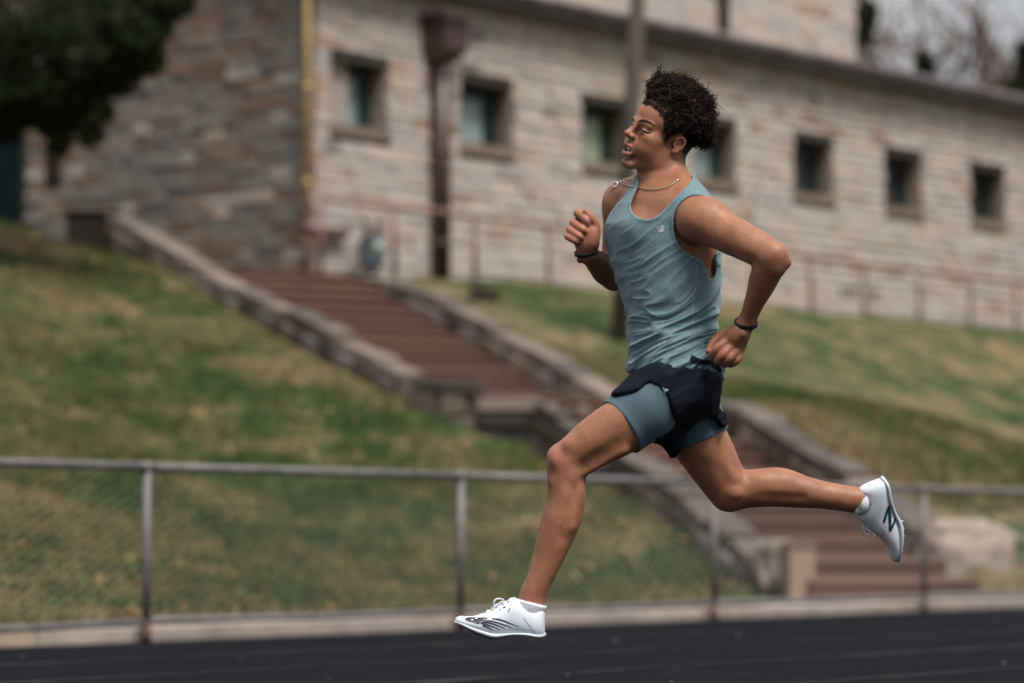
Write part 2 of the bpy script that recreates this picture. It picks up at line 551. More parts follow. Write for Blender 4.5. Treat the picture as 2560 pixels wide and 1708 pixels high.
# ---- stone materials
def stone_mat(name, c, var=.3, grime=.35):
    t = NT(name)
    oi = t.node('ShaderNodeObjectInfo'); g = t.node('ShaderNodeNewGeometry')
    n = t.noise(2.4, g.outputs['Position'], 6, .65); n2 = t.noise(22, g.outputs['Position'], 4)
    rnd = t.math('FRACT', t.math('ADD', oi.outputs['Random'], g.outputs['Random Per Island']))
    lo = tuple(x * (1 - var) for x in c); hi = tuple(min(1, x * (1 + var)) for x in c)
    col = t.ramp(rnd, [(0, lo), (1, hi)])
    col = t.mix(t.math('MULTIPLY', n, grime), col, tuple(x * .55 for x in c))
    t.set(col, .92, .2)
    t.bump(t.mix(.5, n, n2), .7, .03)
    return t.mat
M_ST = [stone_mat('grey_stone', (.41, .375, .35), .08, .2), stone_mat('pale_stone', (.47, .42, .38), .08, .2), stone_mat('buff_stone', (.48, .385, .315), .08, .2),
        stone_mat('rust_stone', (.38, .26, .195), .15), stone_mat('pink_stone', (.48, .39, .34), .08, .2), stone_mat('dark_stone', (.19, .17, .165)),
        stone_mat('deep_grey_stone', (.235, .212, .196), .12), stone_mat('deep_rust_stone', (.26, .172, .13), .15), stone_mat('deep_buff_stone', (.27, .222, .188), .1)]  # last three: deeper tones, laid mostly on the left-hand facade
M_MORT = stone_mat('mortar', (.32, .28, .25), .1)
rs = random.Random(12)
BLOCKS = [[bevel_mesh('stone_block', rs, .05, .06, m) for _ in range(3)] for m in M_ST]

def stone_wall(parent, origin, frame, s0, s1, z0, z1, holes, weights, rng, depth=.16, ch=(.12, .185), lw=(.20, .66), out=.02, limit=300, namer='stone', crest=None):
    """rows of blocks on the plane frame(s, z, out); holes are (s0, s1, z0, z1)"""
    ax = (frame(1, 0) - frame(0, 0)).normalized(); nn = (frame(0, 0, 1) - frame(0, 0)).normalized()
    rot = Matrix((ax, -nn, Vector((0, 0, 1)))).transposed().to_euler()
    lst = []
    z = z0
    while z < z1 - .03:
        h = min(rng.uniform(*ch), z1 - z)
        cuts = [s0]
        s = s0 + rng.uniform(.1, lw[1])
        while s < s1: cuts.append(s); s += rng.uniform(*lw)
        cuts.append(s1)
        for a, b in zip(cuts[:-1], cuts[1:]):
            segs = [(a, b)]
            for (h0, h1, hz0, hz1) in holes:
                if z + h * .5 > hz0 and z + h * .5 < hz1:
                    ns = []
                    for p, q in segs:
                        if q <= h0 or p >= h1: ns.append((p, q))
                        else:
                            if p < h0: ns.append((p, h0))
                            if q > h1: ns.append((h1, q))
                    segs = ns
            for p, q in segs:
                if q - p < .05: continue
                if crest and z + h > crest((p + q) / 2): continue
                lst.append(((p + q) / 2, z + h / 2, q - p - .018, h - .016))
        z += h
    return lst, rot, nn
def emit_stones(lst, rot, nn, frame, parent, weights, rng, depth, out, limit, name, origin):
    lst = sorted(lst, key=lambda q: -(q[2] * q[3]) / (frame(q[0], q[1]).y ** 2))
    rest = MB()
    tot = sum(weights)
    for i, (s, z, w, hh) in enumerate(lst):
        r = rng.uniform(0, tot); k = 0
        while r > weights[k]: r -= weights[k]; k += 1
        me = BLOCKS[k][rng.randrange(3)]
        pr = rng.uniform(-.012, .022)
        c = frame(s, z, out + pr - depth / 2)
        if i < limit:
            o = bpy.data.objects.new(name, me); scene.collection.objects.link(o); o.parent = parent
            o.location = c - Vector(origin); o.rotation_euler = rot; o.scale = (w, depth, hh)
        else:
            ax = Vector((w, 0, 0)); ax.rotate(rot); ay = Vector((0, depth, 0)); ay.rotate(rot); az = Vector((0, 0, hh))
            base = len(rest.v)
            rest.v.extend([tuple(c + ax * v.co.x + ay * v.co.y + az * v.co.z) for v in me.vertices])
            rest.f.extend([tuple(base + j for j in p.vertices) for p in me.polygons]); rest.m.extend([k] * len(me.polygons))
    if rest.v:
        o = rest.build(name + '_courses', None, parent, origin, False, M_ST); o['kind'] = 'stuff'

# ---- the stone building
bld = empty('stone_building', CORNER); BO = Vector(CORNER)
tag(bld, 'long stone building with small square windows above the grassy bank', 'building')
M_GREENW = simple('dark_green_paint', (.010, .022, .022), .5, .3, 6, .1)
M_LINTEL = stone_mat('dark_lintel', (.055, .05, .045), .15)
M_SILL = stone_mat('brown_sill', (.20, .155, .12), .15)
M_REVEAL = stone_mat('reveal_stone', (.26, .21, .175), .15)
M_METAL = simple('brown_metal', (.125, .105, .11), .5, .3, 3, .1, metal=.2)
M_PIPE = simple('oxide_pipe', (.045, .020, .020), .45, .35, 4, .1, spec=.6)
def glass_mat(name, tint):
    t = NT(name); n = t.noise(1.5)
    t.set(t.ramp(n, [(.3, tuple(x * .75 for x in tint)), (.7, tint)]), .25, .6); return t.mat
M_PANE = glass_mat('frosted_pane', (.30, .37, .37)); M_PANE2 = glass_mat('greenish_pane', (.36, .41, .30)); M_PANED = glass_mat('dark_pane', (.045, .04, .042))
EAVE = 7.66; HIB = 3.4
WIN = [(822, 965), (1148, 1285), (1452, 1556), (1733, 1842), (1985, 2084), (2215, 2310), (2430, 2512)]
wz0, wz1 = 5.80, 6.63
wins = [(fac_s(a), fac_s(a) + 1.08) for a, b in WIN]
for k in range(4): wins.append((wins[-1][0] + 2.6, wins[-1][0] + 2.6 + 1.08))
FL_END, LF_END = 30.0, 13.0
# wall core (behind the stones): bands and piers round the openings
core = MB(); T = .22
def fbox(s0, s1, z0, z1, o0, o1, m=core, fr=fac):
    a, b, c, d = fr(s0, z0, o0), fr(s1, z0, o0), fr(s1, z0, o1), fr(s0, z0, o1)
    up = Vector((0, 0, z1 - z0))
    m.add([a, b, c, d, a + up, b + up, c + up, d + up], [(0, 1, 2, 3), (4, 7, 6, 5), (0, 4, 5, 1), (1, 5, 6, 2), (2, 6, 7, 3), (3, 7, 4, 0)])
fbox(0.0, FL_END, HIB, wz0, -.75, -.12); fbox(0.0, FL_END, wz1, EAVE, -.75, -.12)
prev = 0.0
for a, b in wins:
    fbox(prev, a, wz0, wz1, -.75, -.12); prev = b
fbox(prev, FL_END, wz0, wz1, -.75, -.12)
fbox(.13, LF_END, HIB, 9.2, -.75, -.12, core, lef)
core.build('wall', M_MORT, bld, BO)
rngs = random.Random(31)
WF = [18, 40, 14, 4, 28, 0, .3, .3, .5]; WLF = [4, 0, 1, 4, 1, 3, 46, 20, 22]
holes = [(a - .02, b + .02, wz0 - .14, wz1 + .13) for a, b in wins]
l1, r1, n1_ = stone_wall(bld, BO, fac, .0, 23.0, HIB, EAVE, holes, WF, rngs)
# the first 170 of the long front and the first 130 of the side are single pieces
emit_stones([q for q in l1 if q[1] > 3.75], r1, n1_, fac, bld, WF, rngs, .16, .03, 170, 'stone', BO)
dz = 5.10
lholes = [(lef_s(62), lef_s(62) + 2.0, 4.5, 6.6), (lef_s(152), lef_s(104), 5.32, 5.83)]
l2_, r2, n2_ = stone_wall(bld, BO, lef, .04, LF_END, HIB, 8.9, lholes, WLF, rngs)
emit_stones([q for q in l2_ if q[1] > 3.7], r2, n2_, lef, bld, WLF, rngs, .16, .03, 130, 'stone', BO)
for i, (a, b) in enumerate(wins):
    w = MB(); fbox(a, b, wz0 + .0, wz1, -.34, -.32, w)
    pane = M_PANED if i >= 4 else (M_PANE2 if i == 2 else M_PANE)
    fr = MB()
    fw = .05
    fbox(a, a + fw, wz0, wz1, -.32, -.26, fr); fbox(b - fw, b, wz0, wz1, -.32, -.26, fr)
    fbox(a + fw, b - fw, wz0, wz0 + fw, -.32, -.26, fr); fbox(a + fw, b - fw, wz1 - .16, wz1, -.32, -.26, fr)  # dark top bar deepened to paint in the lintel's shadow
    fbox(b - .22, b - fw, wz0 + fw, wz1 - .16, -.32, -.26, fr)
    wo = fr.build('window', M_GREENW, bld, BO)
    w.build('pane', pane, wo, BO)
    li = MB(); fbox(a - .02, b + .04, wz1, wz1 + .13, -.24, .012, li); li.build('lintel', M_LINTEL, wo, BO)
    si = MB(); fbox(a - .04, b + .06, wz0 - .14, wz0, -.32, .055, si); si.build('sill', M_SILL, wo, BO)
    for q0, q1 in ((b, b + .03), (a - .03, a)):
        rv = MB(); fbox(q0, q1, wz0, wz1, -.26, -.005, rv); rv.build('reveal', M_REVEAL, wo, BO)
# eave, roof, upper storey set back
ev = MB(); fbox(-.25, FL_END, EAVE, EAVE + .13, -.5, .34, ev); ev.build('eave', M_METAL, bld, BO)
gu = MB(); gu.tube([fac(-.25, EAVE + .17, .36), fac(FL_END, EAVE + .17, .36)], .085, 10); gu.build('gutter', M_METAL, bld, BO, True)
rf = MB()
rf.add([fac(-.2, EAVE + .14, .30), fac(FL_END, EAVE + .14, .30), fac(FL_END, EAVE + .55, -3.2), fac(-.2, EAVE + .55, -3.2)], [(0, 1, 2, 3)])
rf.build('roof', simple('grey_roof', (.10, .09, .09), .8, .2, 2, .2), bld, BO)
UEND = None
def back(s, z, out=0.0): return fac(s, z, out - 3.0)
# right-hand end of the upper storey seen at column 2145
k = (2145 - 1280) / FPX; b0 = back(0, 0)
UEND = (k * b0.y - b0.x) / (FU.x - FU.y * k)
us = MB(); fbox(.3, UEND, EAVE + .3, 14.0, -8, -.12, us, back); us.build('upper_wall', M_MORT, bld, BO)
l3, r3, n3_ = stone_wall(bld, BO, back, 3.0, UEND, EAVE + .4, 10.3, [], WF, rngs, ch=(.16, .24), lw=(.35, 1.0))
emit_stones(l3, r3, n3_, back, bld, WF, rngs, .14, .02, 0, 'upper_stone', BO)
# downpipe with a hopper head
k = fac_s(1078)
dp = MB(); dp.tube([fac(k, 3.84, .17), fac(k, 7.0, .17)], .125, 14)
dpo = dp.build('downpipe', M_PIPE, bld, BO, True)
hp = MB()
hop = [(.15, 6.78), (.25, 6.92), (.25, 7.30), (.29, 7.31), (.29, 7.40), (.27, 7.41)]
rings = []
for w, z in hop:
    rings.append([fac(k - w, z, .04), fac(k + w, z, .04), fac(k + w, z, .04 + w * 1.5), fac(k - w, z, .04 + w * 1.5)])
v, f = ring_v = ([p for r_ in rings for p in r_], [])
for i in range(len(rings) - 1):
    for j in range(4): f.append((i * 4 + j, i * 4 + (j + 1) % 4, (i + 1) * 4 + (j + 1) % 4, (i + 1) * 4 + j))
f.append((3, 2, 1, 0)); f.append(tuple((len(rings) - 1) * 4 + j for j in range(4)))
hp.add(v, f); hp.build('hopper_head', M_PIPE, dpo, BO)
for z in (4.4, 5.6, 6.6):
    m = MB(); m.tube([fac(k, z - .03, .17), fac(k, z + .03, .17)], .14, 14); m.build('bracket', M_PIPE, dpo, BO, True)
# slim pipe on the upper storey
b1 = back(0, 0); kk = (1800 - 1280) / FPX; sp = (kk * b1.y - b1.x) / (FU.x - FU.y * kk)
m = MB(); m.tube([back(sp, EAVE + .3, .12), back(sp, 13, .12)], .09, 10); m.build('upper_downpipe', M_PIPE, bld, BO, True)
# door and vent of the side wall
a, b = lef_s(62), lef_s(62) + 2.0
m = MB(); fbox(a, b, 4.6, 6.55, -.16, -.06, m, lef); door = m.build('door', simple('teal_black_door', (.005, .014, .018), .95, .3, 3, .05, spec=.1), bld, BO)
m = MB(); fbox(a - .002, a + .10, 4.6, 6.6, -.14, .035, m, lef); m.build('door_frame', M_GREENW, door, BO)
m = MB(); fbox(lef_s(150), lef_s(106), 5.34, 5.80, -.14, -.02, m, lef)
vent = m.build('vent', simple('vent_dark', (.03, .024, .026), .6, .2, 5, .1), bld, BO)
for i in range(5):
    m = MB(); fbox(lef_s(149), lef_s(107), 5.38 + i * .085, 5.40 + i * .085, -.02, .012, m, lef); m.build('slat', M_PIPE, vent, BO)

# ---- yellow gas pipe and meter at the corner
M_YEL = simple('yellow_paint', (.48, .33, .13), .5, .2, 4, .1)
M_RED = simple('red_oxide', (.095, .040, .034), .55, .3, 5, .1)
pp = lef(-.02, 3.9, .14)
gp = empty('gas_pipe', pp); tag(gp, 'yellow upright gas pipe at the building corner', 'pipe')
px_ = lambda z: lef(-.02, z, .16)
m = MB(); m.tube([px_(4.42), px_(9.5)], .042, 12); m.build('riser', M_YEL, gp, pp, True)
for z in (5.0, 6.2, 7.4):
    m = MB(); m.tube([px_(z - .035), px_(z + .035)], .055, 12); m.build('collar', M_YEL, gp, pp, True)
m = MB(); e1 = px_(4.40); m.tube([px_(4.52), px_(4.40), e1 + FU * .1 + FN * .12, e1 + FU * .62 + FN * .12], .06, 10); m.build('valve_run', M_RED, gp, pp, True)
m = MB(); m.tube([px_(3.86), px_(4.40)], .03, 10); m.build('support', M_RED, gp, pp, True)
mp_ = fac(.72, 3.86, .32)
gm = empty('gas_meter', mp_); tag(gm, 'small grey gas meter beside the yellow pipe', 'meter')
M_METER = simple('meter_grey', (.085, .105, .12), .5, .2, 6, .1)
bm = bmesh.new(); bmesh.ops.create_cube(bm, size=1)
bmesh.ops.bevel(bm, geom=list(bm.edges), offset=.16, segments=3, affect='EDGES')
me = bpy.data.meshes.new('meter_body'); bm.to_mesh(me); bm.free(); me.materials.append(M_METER)
o = bpy.data.objects.new('meter_body', me); scene.collection.objects.link(o); o.parent = gm; o.location = (0, 0, .30); o.scale = (.32, .24, .42)
o.rotation_euler = (0, 0, math.atan2(FU.y, FU.x))
m = MB(); c = mp_ + Vector((0, 0, .36)); m.tube([c + FN * .1, c + FN * .15], .07, 14); m.build('dial', simple('dial_face', (.4, .4, .38), .4, .1, 9, 0), gm, mp_, True)
for d in (-.1, .1):
    m = MB(); c = mp_ + FU * d; m.tube([c + Vector((0, 0, .45)), c + Vector((0, 0, .66)), c + Vector((0, 0, .72)) - FU * .08 * (1 if d < 0 else -1)], .03, 8); m.build('pipe', M_METER, gm, mp_, True)
m = MB(); m.tube([mp_, mp_ + Vector((0, 0, .16))], .04, 8); m.build('stand', M_METER, gm, mp_, True)

# ---- railing along the front of the building
M_RAIL = simple('rusty_rail', (.19, .10, .082), .6, .3, 6, .15)
ro = fac(0, 3.84, 1.0)
rail = empty('handrail', ro); tag(rail, 'rust pink pipe handrail along the foot of the building', 'railing')
kk0 = lambda px: (((px - 1280) / FPX) * ro.y - ro.x) / (FU.x - FU.y * (px - 1280) / FPX)
rposts = [kk0(p) for p in (800, 985, 1188, 1372, 1555, 1735, 1885, 2030, 2165, 2300, 2430, 2545)] + [kk0(2545) + 1.7 * i for i in (1, 2, 3, 4)]
rb = lambda s, z: fac(s, z, 1.0)
m = MB(); m.tube([rb(rposts[0], 4.68), rb(rposts[-1], 4.68)], .04, 10); m.build('top_rail', M_RAIL, rail, ro, True)
for s in rposts:
    m = MB(); m.tube([rb(s, 3.70), rb(s, 4.68)], .032, 10); m.build('post', M_RAIL, rail, ro, True)
# ---- staircase
M_STEP = [stone_mat('brick_step_a', (.115, .066, .050), .25, .3), stone_mat('brick_step_b', (.15, .083, .062), .25, .3)]
M_TREAD = stone_mat('step_nosing', (.20, .12, .09), .2, .3)
sto = Vector(LB)
stairs = empty('staircase', sto); tag(stairs, 'brown brick staircase climbing the bank in two flights', 'stairs')
def obox(c, d, e, L, Wd, h, m):
    """box from corner c: L along d, Wd along e, h up"""
    v = [c, c + d * L, c + d * L + e * Wd, c + e * Wd]; up = Vector((0, 0, h))
    m.add(v + [p + up for p in v], [(0, 3, 2, 1), (4, 5, 6, 7), (0, 1, 5, 4), (1, 2, 6, 5), (2, 3, 7, 6), (3, 0, 4, 7)])
rq = random.Random(9)
def flight(base, d, e, n, tread, rise, wd):
    for i in range(n):
        c = base + d * (tread * i) + Vector((0, 0, rise * i - .25))
        m = MB(); obox(c, d, e, tread + .05, wd, rise + .25 - .035, m)
        st = m.build('step', M_STEP[rq.randrange(2)], stairs, sto)
        m = MB(); obox(c - d * .025 + Vector((0, 0, rise + .25 - .034)), d, e, tread + .06, wd, .036, m)
        m.build('tread', M_TREAD if rq.random() < .8 else M_STEP[1], st, sto)
flight(LB, lw_d, lw_e, N1, TRE1, RISE1, W1)
flight(UB, up_d, up_e, N2, TRE2, RISE2, W2)
TOPL = LB + lw_d * L1; TOPL.z = LAND_Z
# landing slab between the flights
ld = [TOPL - lw_d * .02, TOPL + lw_e * (W1 + .05), UB + up_e * (W2 + .05) + up_d * .02, UB + up_d * .02 - up_e * .25, P(1085, 1000, 33.0), P(1350, 1006, 32.9)]
ld = [Vector((p.x, p.y, LAND_Z)) for p in ld]
def prism(m, pts, z0, z1):
    n = len(pts)
    v = [Vector((p.x, p.y, z0)) for p in pts] + [Vector((p.x, p.y, z1)) for p in pts]
    m.add(v, [tuple(reversed(range(n))), tuple(range(n, 2 * n))] + [(i, (i + 1) % n, n + (i + 1) % n, n + i) for i in range(n)])
m = MB(); prism(m, ld, LAND_Z - .5, LAND_Z - .002); m.build('landing', M_STEP[0], stairs, sto)

# ---- walls beside the stairs: rubble stones under sloping coping slabs
M_WCORE = stone_mat('dark_wall_mortar', (.10, .085, .075), .1)  # dark mortar core behind the facing stones
M_COPE = stone_mat('coping_stone', (.185, .145, .122), .25, .3)
M_COPED = stone_mat('coping_dark', (.11, .092, .082), .25, .3)
M_WB = stone_mat('stained_stone', (.115, .088, .072), .3, .5)
rw = random.Random(77)
COPES = [bevel_mesh('coping', rw, .05, .05, mm) for mm in (M_COPE, M_COPE, M_COPED)]
WST = [bevel_mesh('rubble', rw, .10, .10, mm) for mm in (M_WB, M_WB, M_SILL, M_ST[5], M_LINTEL)]
def wall(label, pts, drop, thick, side, cope_w, seed, cl=(.45, .9), dark=0):
    """pts: coping-top points from low to high; side: +1/-1 where the faced side lies"""
    rr = random.Random(seed)
    org = Vector(pts[0]); org.z -= drop
    wo = empty('stair_wall', org); tag(wo, label, 'wall')
    for a, b in zip(pts[:-1], pts[1:]):
        a, b = Vector(a), Vector(b)
        d = Vector((b.x - a.x, b.y - a.y, 0)); L = d.length; d.normalize(); n = Vector((d.y, -d.x, 0))
        sl = (b.z - a.z) / L
        cm = MB()
        v = []
        for q, z in ((0, -drop), (L, -drop), (L, -.09), (0, -.09)):
            for k in (-1, 1): v.append(a + d * q + n * (k * thick / 2) + Vector((0, 0, z + sl * q)))
        cm.add(v, [(0, 2, 4, 6), (1, 7, 5, 3), (0, 1, 3, 2), (2, 3, 5, 4), (4, 5, 7, 6), (6, 7, 1, 0)])
        cm.build('core', M_WCORE, wo, org)
        rotm = Matrix((Vector((d.x, d.y, sl)).normalized(), -n, Vector((d.x, d.y, sl)).normalized().cross(-n))).transposed().to_euler()
        q = 0
        while q < L - .05:
            l = min(rr.uniform(*cl), L - q)
            if L - q - l < .2: l = L - q
            o = bpy.data.objects.new('coping', COPES[2 if rr.random() < dark else rr.randrange(3)]); scene.collection.objects.link(o); o.parent = wo
            c = a + d * (q + l / 2) + Vector((0, 0, sl * (q + l / 2) - .05 + rr.uniform(-.03, .03)))
            o.location = c - org; o.rotation_euler = (rotm.x + rr.uniform(-.06, .06), rotm.y + rr.uniform(-.04, .04), rotm.z + rr.uniform(-.04, .04)); o.scale = (l * 1.0 - .02, cope_w * rr.uniform(.85, 1.15), rr.uniform(.09, .14)); q += l
        # facing stones on both sides
        for sd in (-1, 1):
            z = -.12
            while z > -drop + .05:
                h = rr.uniform(.14, .26); q = rr.uniform(-.1, .1)
                while q < L:
                    l = rr.uniform(.22, .55)
                    if q + l > L: l = L - q
                    if l > .12:
                        o = bpy.data.objects.new('stone', WST[rr.randrange(5)]); scene.collection.objects.link(o); o.parent = wo
                        c = a + d * (q + l / 2) + n * (sd * (thick / 2 + .01 + rr.uniform(-.01, .02))) + Vector((0, 0, sl * (q + l / 2) + z - h / 2))
                        o.location = c - org; o.rotation_euler = rotm; o.scale = (l - .03, .10, h - .03)
                    q += l
                z -= h
    return wo
# upper left, upper right, lower left, lower right, landing edge
ul = [P(1030, 932, 33.6), P(737, 777, 35.9), P(520, 673, 37.9), P(290, 535, 40.2)]
wall('long stone stair wall left of the upper flight, rising to the building', ul, .75, .28, 1, .30, 1)
ur = [P(1545, 984, 33.8), P(1300, 850, 36.2), P(1085, 735, 38.4), P(965, 690, 39.3)]
wall('stone stair wall right of the upper flight, below the downpipe', ur, .9, .24, 1, .28, 2)
ll = [P(1905, 1392, 25.7), P(1743, 1235, 27.6), P(1560, 1125, 30.0), P(1368, 1010, 32.7)]
wall('stone stair wall left of the lower flight, behind the runner', ll, .9, .24, 1, .28, 3, dark=.8)
lr = [P(2330, 1318, 26.6), P(2150, 1190, 28.2), P(2000, 1100, 29.4), P(1880, 1030, 31.0), P(1700, 985, 33.2)]
wall('stone stair wall right of the lower flight, behind the trailing leg', lr, .9, .24, 1, .28, 4, dark=.7)
le = [P(1040, 955, 33.2), P(1205, 958, 33.0)]
wall('low pale slab wall edging the stair landing', le, .9, .28, 1, .42, 5, (1.2, 1.3))
lf = [P(1200, 1004, 32.95), P(1362, 1008, 32.85)]
wall('dark grey retaining wall under the stair landing', lf, .75, .26, 1, .30, 6)
# dark pier at the head of the left wall
po = P(232, 600, 40.3)
pier = empty('wall_pier', po); tag(pier, 'dark square pier at the top of the long stair wall', 'pier')
m = MB(); c = P(228, 565, 40.3); c.z -= .15; m.box(c, Vector((.31, .05, 0)), Vector((-.04, .25, 0)), Vector((0, 0, .42))); m.build('block', stone_mat('sooty_stone', (.022, .019, .018), .1), pier, po)
m = MB(); c2 = P(228, 526, 40.3); m.box(c2, Vector((.36, .06, 0)), Vector((-.05, .30, 0)), Vector((0, 0, .04))); m.build('cap', M_COPED, pier, po)

# ---- rough boulders at the foot of the stairs
M_BOULD = stone_mat('pale_boulder', (.34, .275, .23), .2, .5)
def rock(name, label, c, r, seed, parent=None, flat=.0):
    bm = bmesh.new(); bmesh.ops.create_icosphere(bm, subdivisions=4, radius=1)
    co = np.array([v.co[:] for v in bm.verts])
    nn = vnoise(co * 1.3 + seed, seed) * .25 + vnoise(co * 3.1 + seed, seed + 1) * .13 + vnoise(co * 7, seed + 2) * .05
    nn += -np.abs(vnoise(co * 1.9 + seed, seed + 5)) * .16 + np.abs(vnoise(co * 4.7, seed + 6)) * .07
    sq = np.abs(co) ** .55 * np.sign(co)
    out = sq * (1 + nn[:, None]) * np.array(r)
    for v, p in zip(bm.verts, out): v.co = p
    me = bpy.data.meshes.new(name); bm.to_mesh(me); bm.free(); me.materials.append(M_BOULD)
    o = new_obj(name, me, None, c); tag(o, label, 'boulder'); return o
c = P(2405, 1410, 26.6); rock('boulder', 'large pale boulder right of the bottom steps', c, (.38, .34, .36), 3)
c = P(1945, 1415, 25.5); c.z += .0; rock('boulder', 'rough pale boulder left of the bottom steps, beside the square post', c, (.17, .2, .20), 8)
pc_ = P(2000, 1505, 25.2)
pl = empty('stone_post', pc_); tag(pl, 'short tan stone post at the foot of the stairs', 'post')
m = MB(); cc = P(1998, 1432, 25.2); m.box(cc, Vector((.10, .02, 0)), Vector((-.02, .11, 0)), Vector((0, 0, .215))); m.build('shaft', stone_mat('tan_stone', (.31, .22, .155), .1), pl, pc_)
m = MB(); cc = P(1998, 1362, 25.2); m.box(cc, Vector((.115, .02, 0)), Vector((-.02, .125, 0)), Vector((0, 0, .02))); m.build('cap', M_COPE, pl, pc_)
c = P(1330, 1018, 32.75); rock('boulder', 'rounded pale rock capping the landing wall beside the knee', P(1420, 1032, 32.4), (.20, .16, .13), 15)

# black drain slab on the right-hand bank
dc = P(1212, 762, 38.4)
dz_ = float(terrain(np.array([dc.x]), np.array([dc.y]))[0]); dc.z = max(dc.z, dz_ + .04)
dr = empty('drain_box', dc); tag(dr, 'black drain box lying on the grass above the stairs', 'drain')
m = MB(); m.box(dc + Vector((0, 0, .02)), Vector((.17, .02, -.03)), Vector((0, .14, 0)), Vector((0, 0, .06))); m.build('box', M_LINTEL, dr, dc)
m = MB(); m.box(dc + Vector((.0, 0, .09)), Vector((.19, .02, -.033)), Vector((0, .16, 0)), Vector((0, 0, .015))); m.build('lid', M_PIPE, dr, dc)

# ---- leaning utility pole
def wood_mat():
    t = NT('weathered_wood'); v = t.coord((14, 14, .7)); n = t.noise(2, v, 6, .6)
    t.set(t.ramp(n, [(.3, (.055, .048, .038)), (.7, (.12, .105, .085))]), .9, .2); t.bump(n, .5, .02); return t.mat
pb = P(1546, 960, 37.0)
pb.z = float(terrain(np.array([pb.x]), np.array([pb.y]))[0]) - .2
pt = P(1596, -30, 37.0); pd = (pt - pb); ptop = pb + pd * 1.5
pole = empty('utility_pole', pb); tag(pole, 'leaning weathered wooden utility pole behind the runner', 'pole')
m = MB(); m.tube([pb, pb + pd * .7, ptop], [.105, .095, .085], 16); m.build('shaft', wood_mat(), pole, pb, True)
cb = pb + pd * 1.42
m = MB(); m.box(cb + Vector((0, -.12, 0)), Vector((1.1, .3, 0)), Vector((-.015, .055, 0)), Vector((0, 0, .06))); m.build('crossarm', wood_mat(), pole, pb)

# ---- chain-link fence on the track edge
M_GALV = simple('galvanised', (.155, .143, .143), .6, .3, 7, .15, metal=.1)
M_WIRE = simple('chain_wire', (.21, .205, .20), .5, .2, 9, 0, metal=.3)
M_FOOT = simple('rusty_foot', (.15, .085, .055), .8, .3, 9, .2)
fo = edge_pt(0, -.05, 0)
fence = empty('chain_link_fence', fo); tag(fence, 'low galvanised chain link fence along the track edge', 'fence')
posts = [edge_at(p - 17) for p in (367, 1152, 1785, 2310)]
ss = [(p - E0).dot(ED) for p in posts]
ss = [ss[0] - 5.6, ss[0] - 2.8] + ss + [ss[-1] + 2.95, ss[-1] + 5.9]
FO = -.05
fp = lambda s, z: edge_pt(s, FO, z)
def top_z(s): return .915
for s in ss:
    m = MB(); m.tube([fp(s, .08), fp(s, .89)], .023, 12); po_ = m.build('post', M_GALV, fence, fo, True)
    m = MB(); m.tube([fp(s, .0), fp(s, .10)], .028, 12); m.build('foot', M_FOOT, po_, fo, True)
    m = MB(); m.tube([fp(s - .05, .915), fp(s + .05, .915)], .029, 12); m.build('rail_sleeve', M_GALV, po_, fo, True)
for a, b in zip(ss[:-1], ss[1:]):
    m = MB(); m.tube([fp(a, .915), fp(b, .915)], .023, 12); m.build('top_rail', M_GALV, fence, fo, True)
    z0, z1 = (.085, .105) if b <= ss[2] + .01 else (.115, .110)
    m = MB(); m.tube([fp(a, z0), fp((a + b) / 2, (z0 + z1) / 2 - .006), fp(b, z1)], .021, 10); m.build('bottom_rail', M_GALV, fence, fo, True)
wm = MB()
pitch = .057; nseg = 28
i = 0; s = ss[0]
while s < ss[-1]:
    pts = []
    for j in range(nseg + 1):
        z = .10 + (.90 - .10) * j / nseg
        off = pitch / 2 if (j + i) % 2 else -pitch / 2
        pts.append(edge_pt(s + off * 1.04, FO + .036 + (.003 if j % 2 else -.003), z))
    wm.tube(pts, .0026, 3, 0, False)
    s += pitch; i += 1
o = wm.build('wire_mesh', M_WIRE, fence, fo); o['kind'] = 'stuff'

# ---- trees
M_BARK = simple('bark', (.07, .055, .045), .95, .3, 5, .5)
def leaf_green(name, c0, c1):
    t = NT(name); g = t.node('ShaderNodeNewGeometry')
    t.set(t.ramp(g.outputs['Random Per Island'], [(0, c0), (1, c1)]), .8, .2); return t.mat
M_EVER = leaf_green('evergreen_leaf', (.006, .011, .004), (.022, .034, .010))
M_EVER2 = leaf_green('far_evergreen_leaf', (.010, .018, .010), (.028, .042, .020))
def crown_mesh(clumps, n_each, size, rng):
    """leaf-sized blades in drooping clumps; clumps: (centre, radii)"""
    allv = []
    for c, r in clumps:
        p = rng.normal(0, 1, (n_each, 3)); p /= np.linalg.norm(p, axis=1)[:, None]; p *= rng.uniform(.15, 1, (n_each, 1)) ** .5
        p = p * np.array(r) + np.array(c)
        d = rng.normal(0, 1, (n_each, 3)); d[:, 2] -= .4; d /= np.linalg.norm(d, axis=1)[:, None]
        e = np.cross(d, rng.normal(0, 1, (n_each, 3))); e /= np.linalg.norm(e, axis=1)[:, None]
        L = size * rng.uniform(.6, 1.5, (n_each, 1))
        allv.append(np.stack([p - e * L * .28, p + d * L * .1 + e * L * .28, p + d * L], 1))
    a = np.concatenate(allv)
    return a.reshape(-1, 3), np.arange(len(a) * 3).reshape(-1, 3)
rt = np.random.default_rng(8)
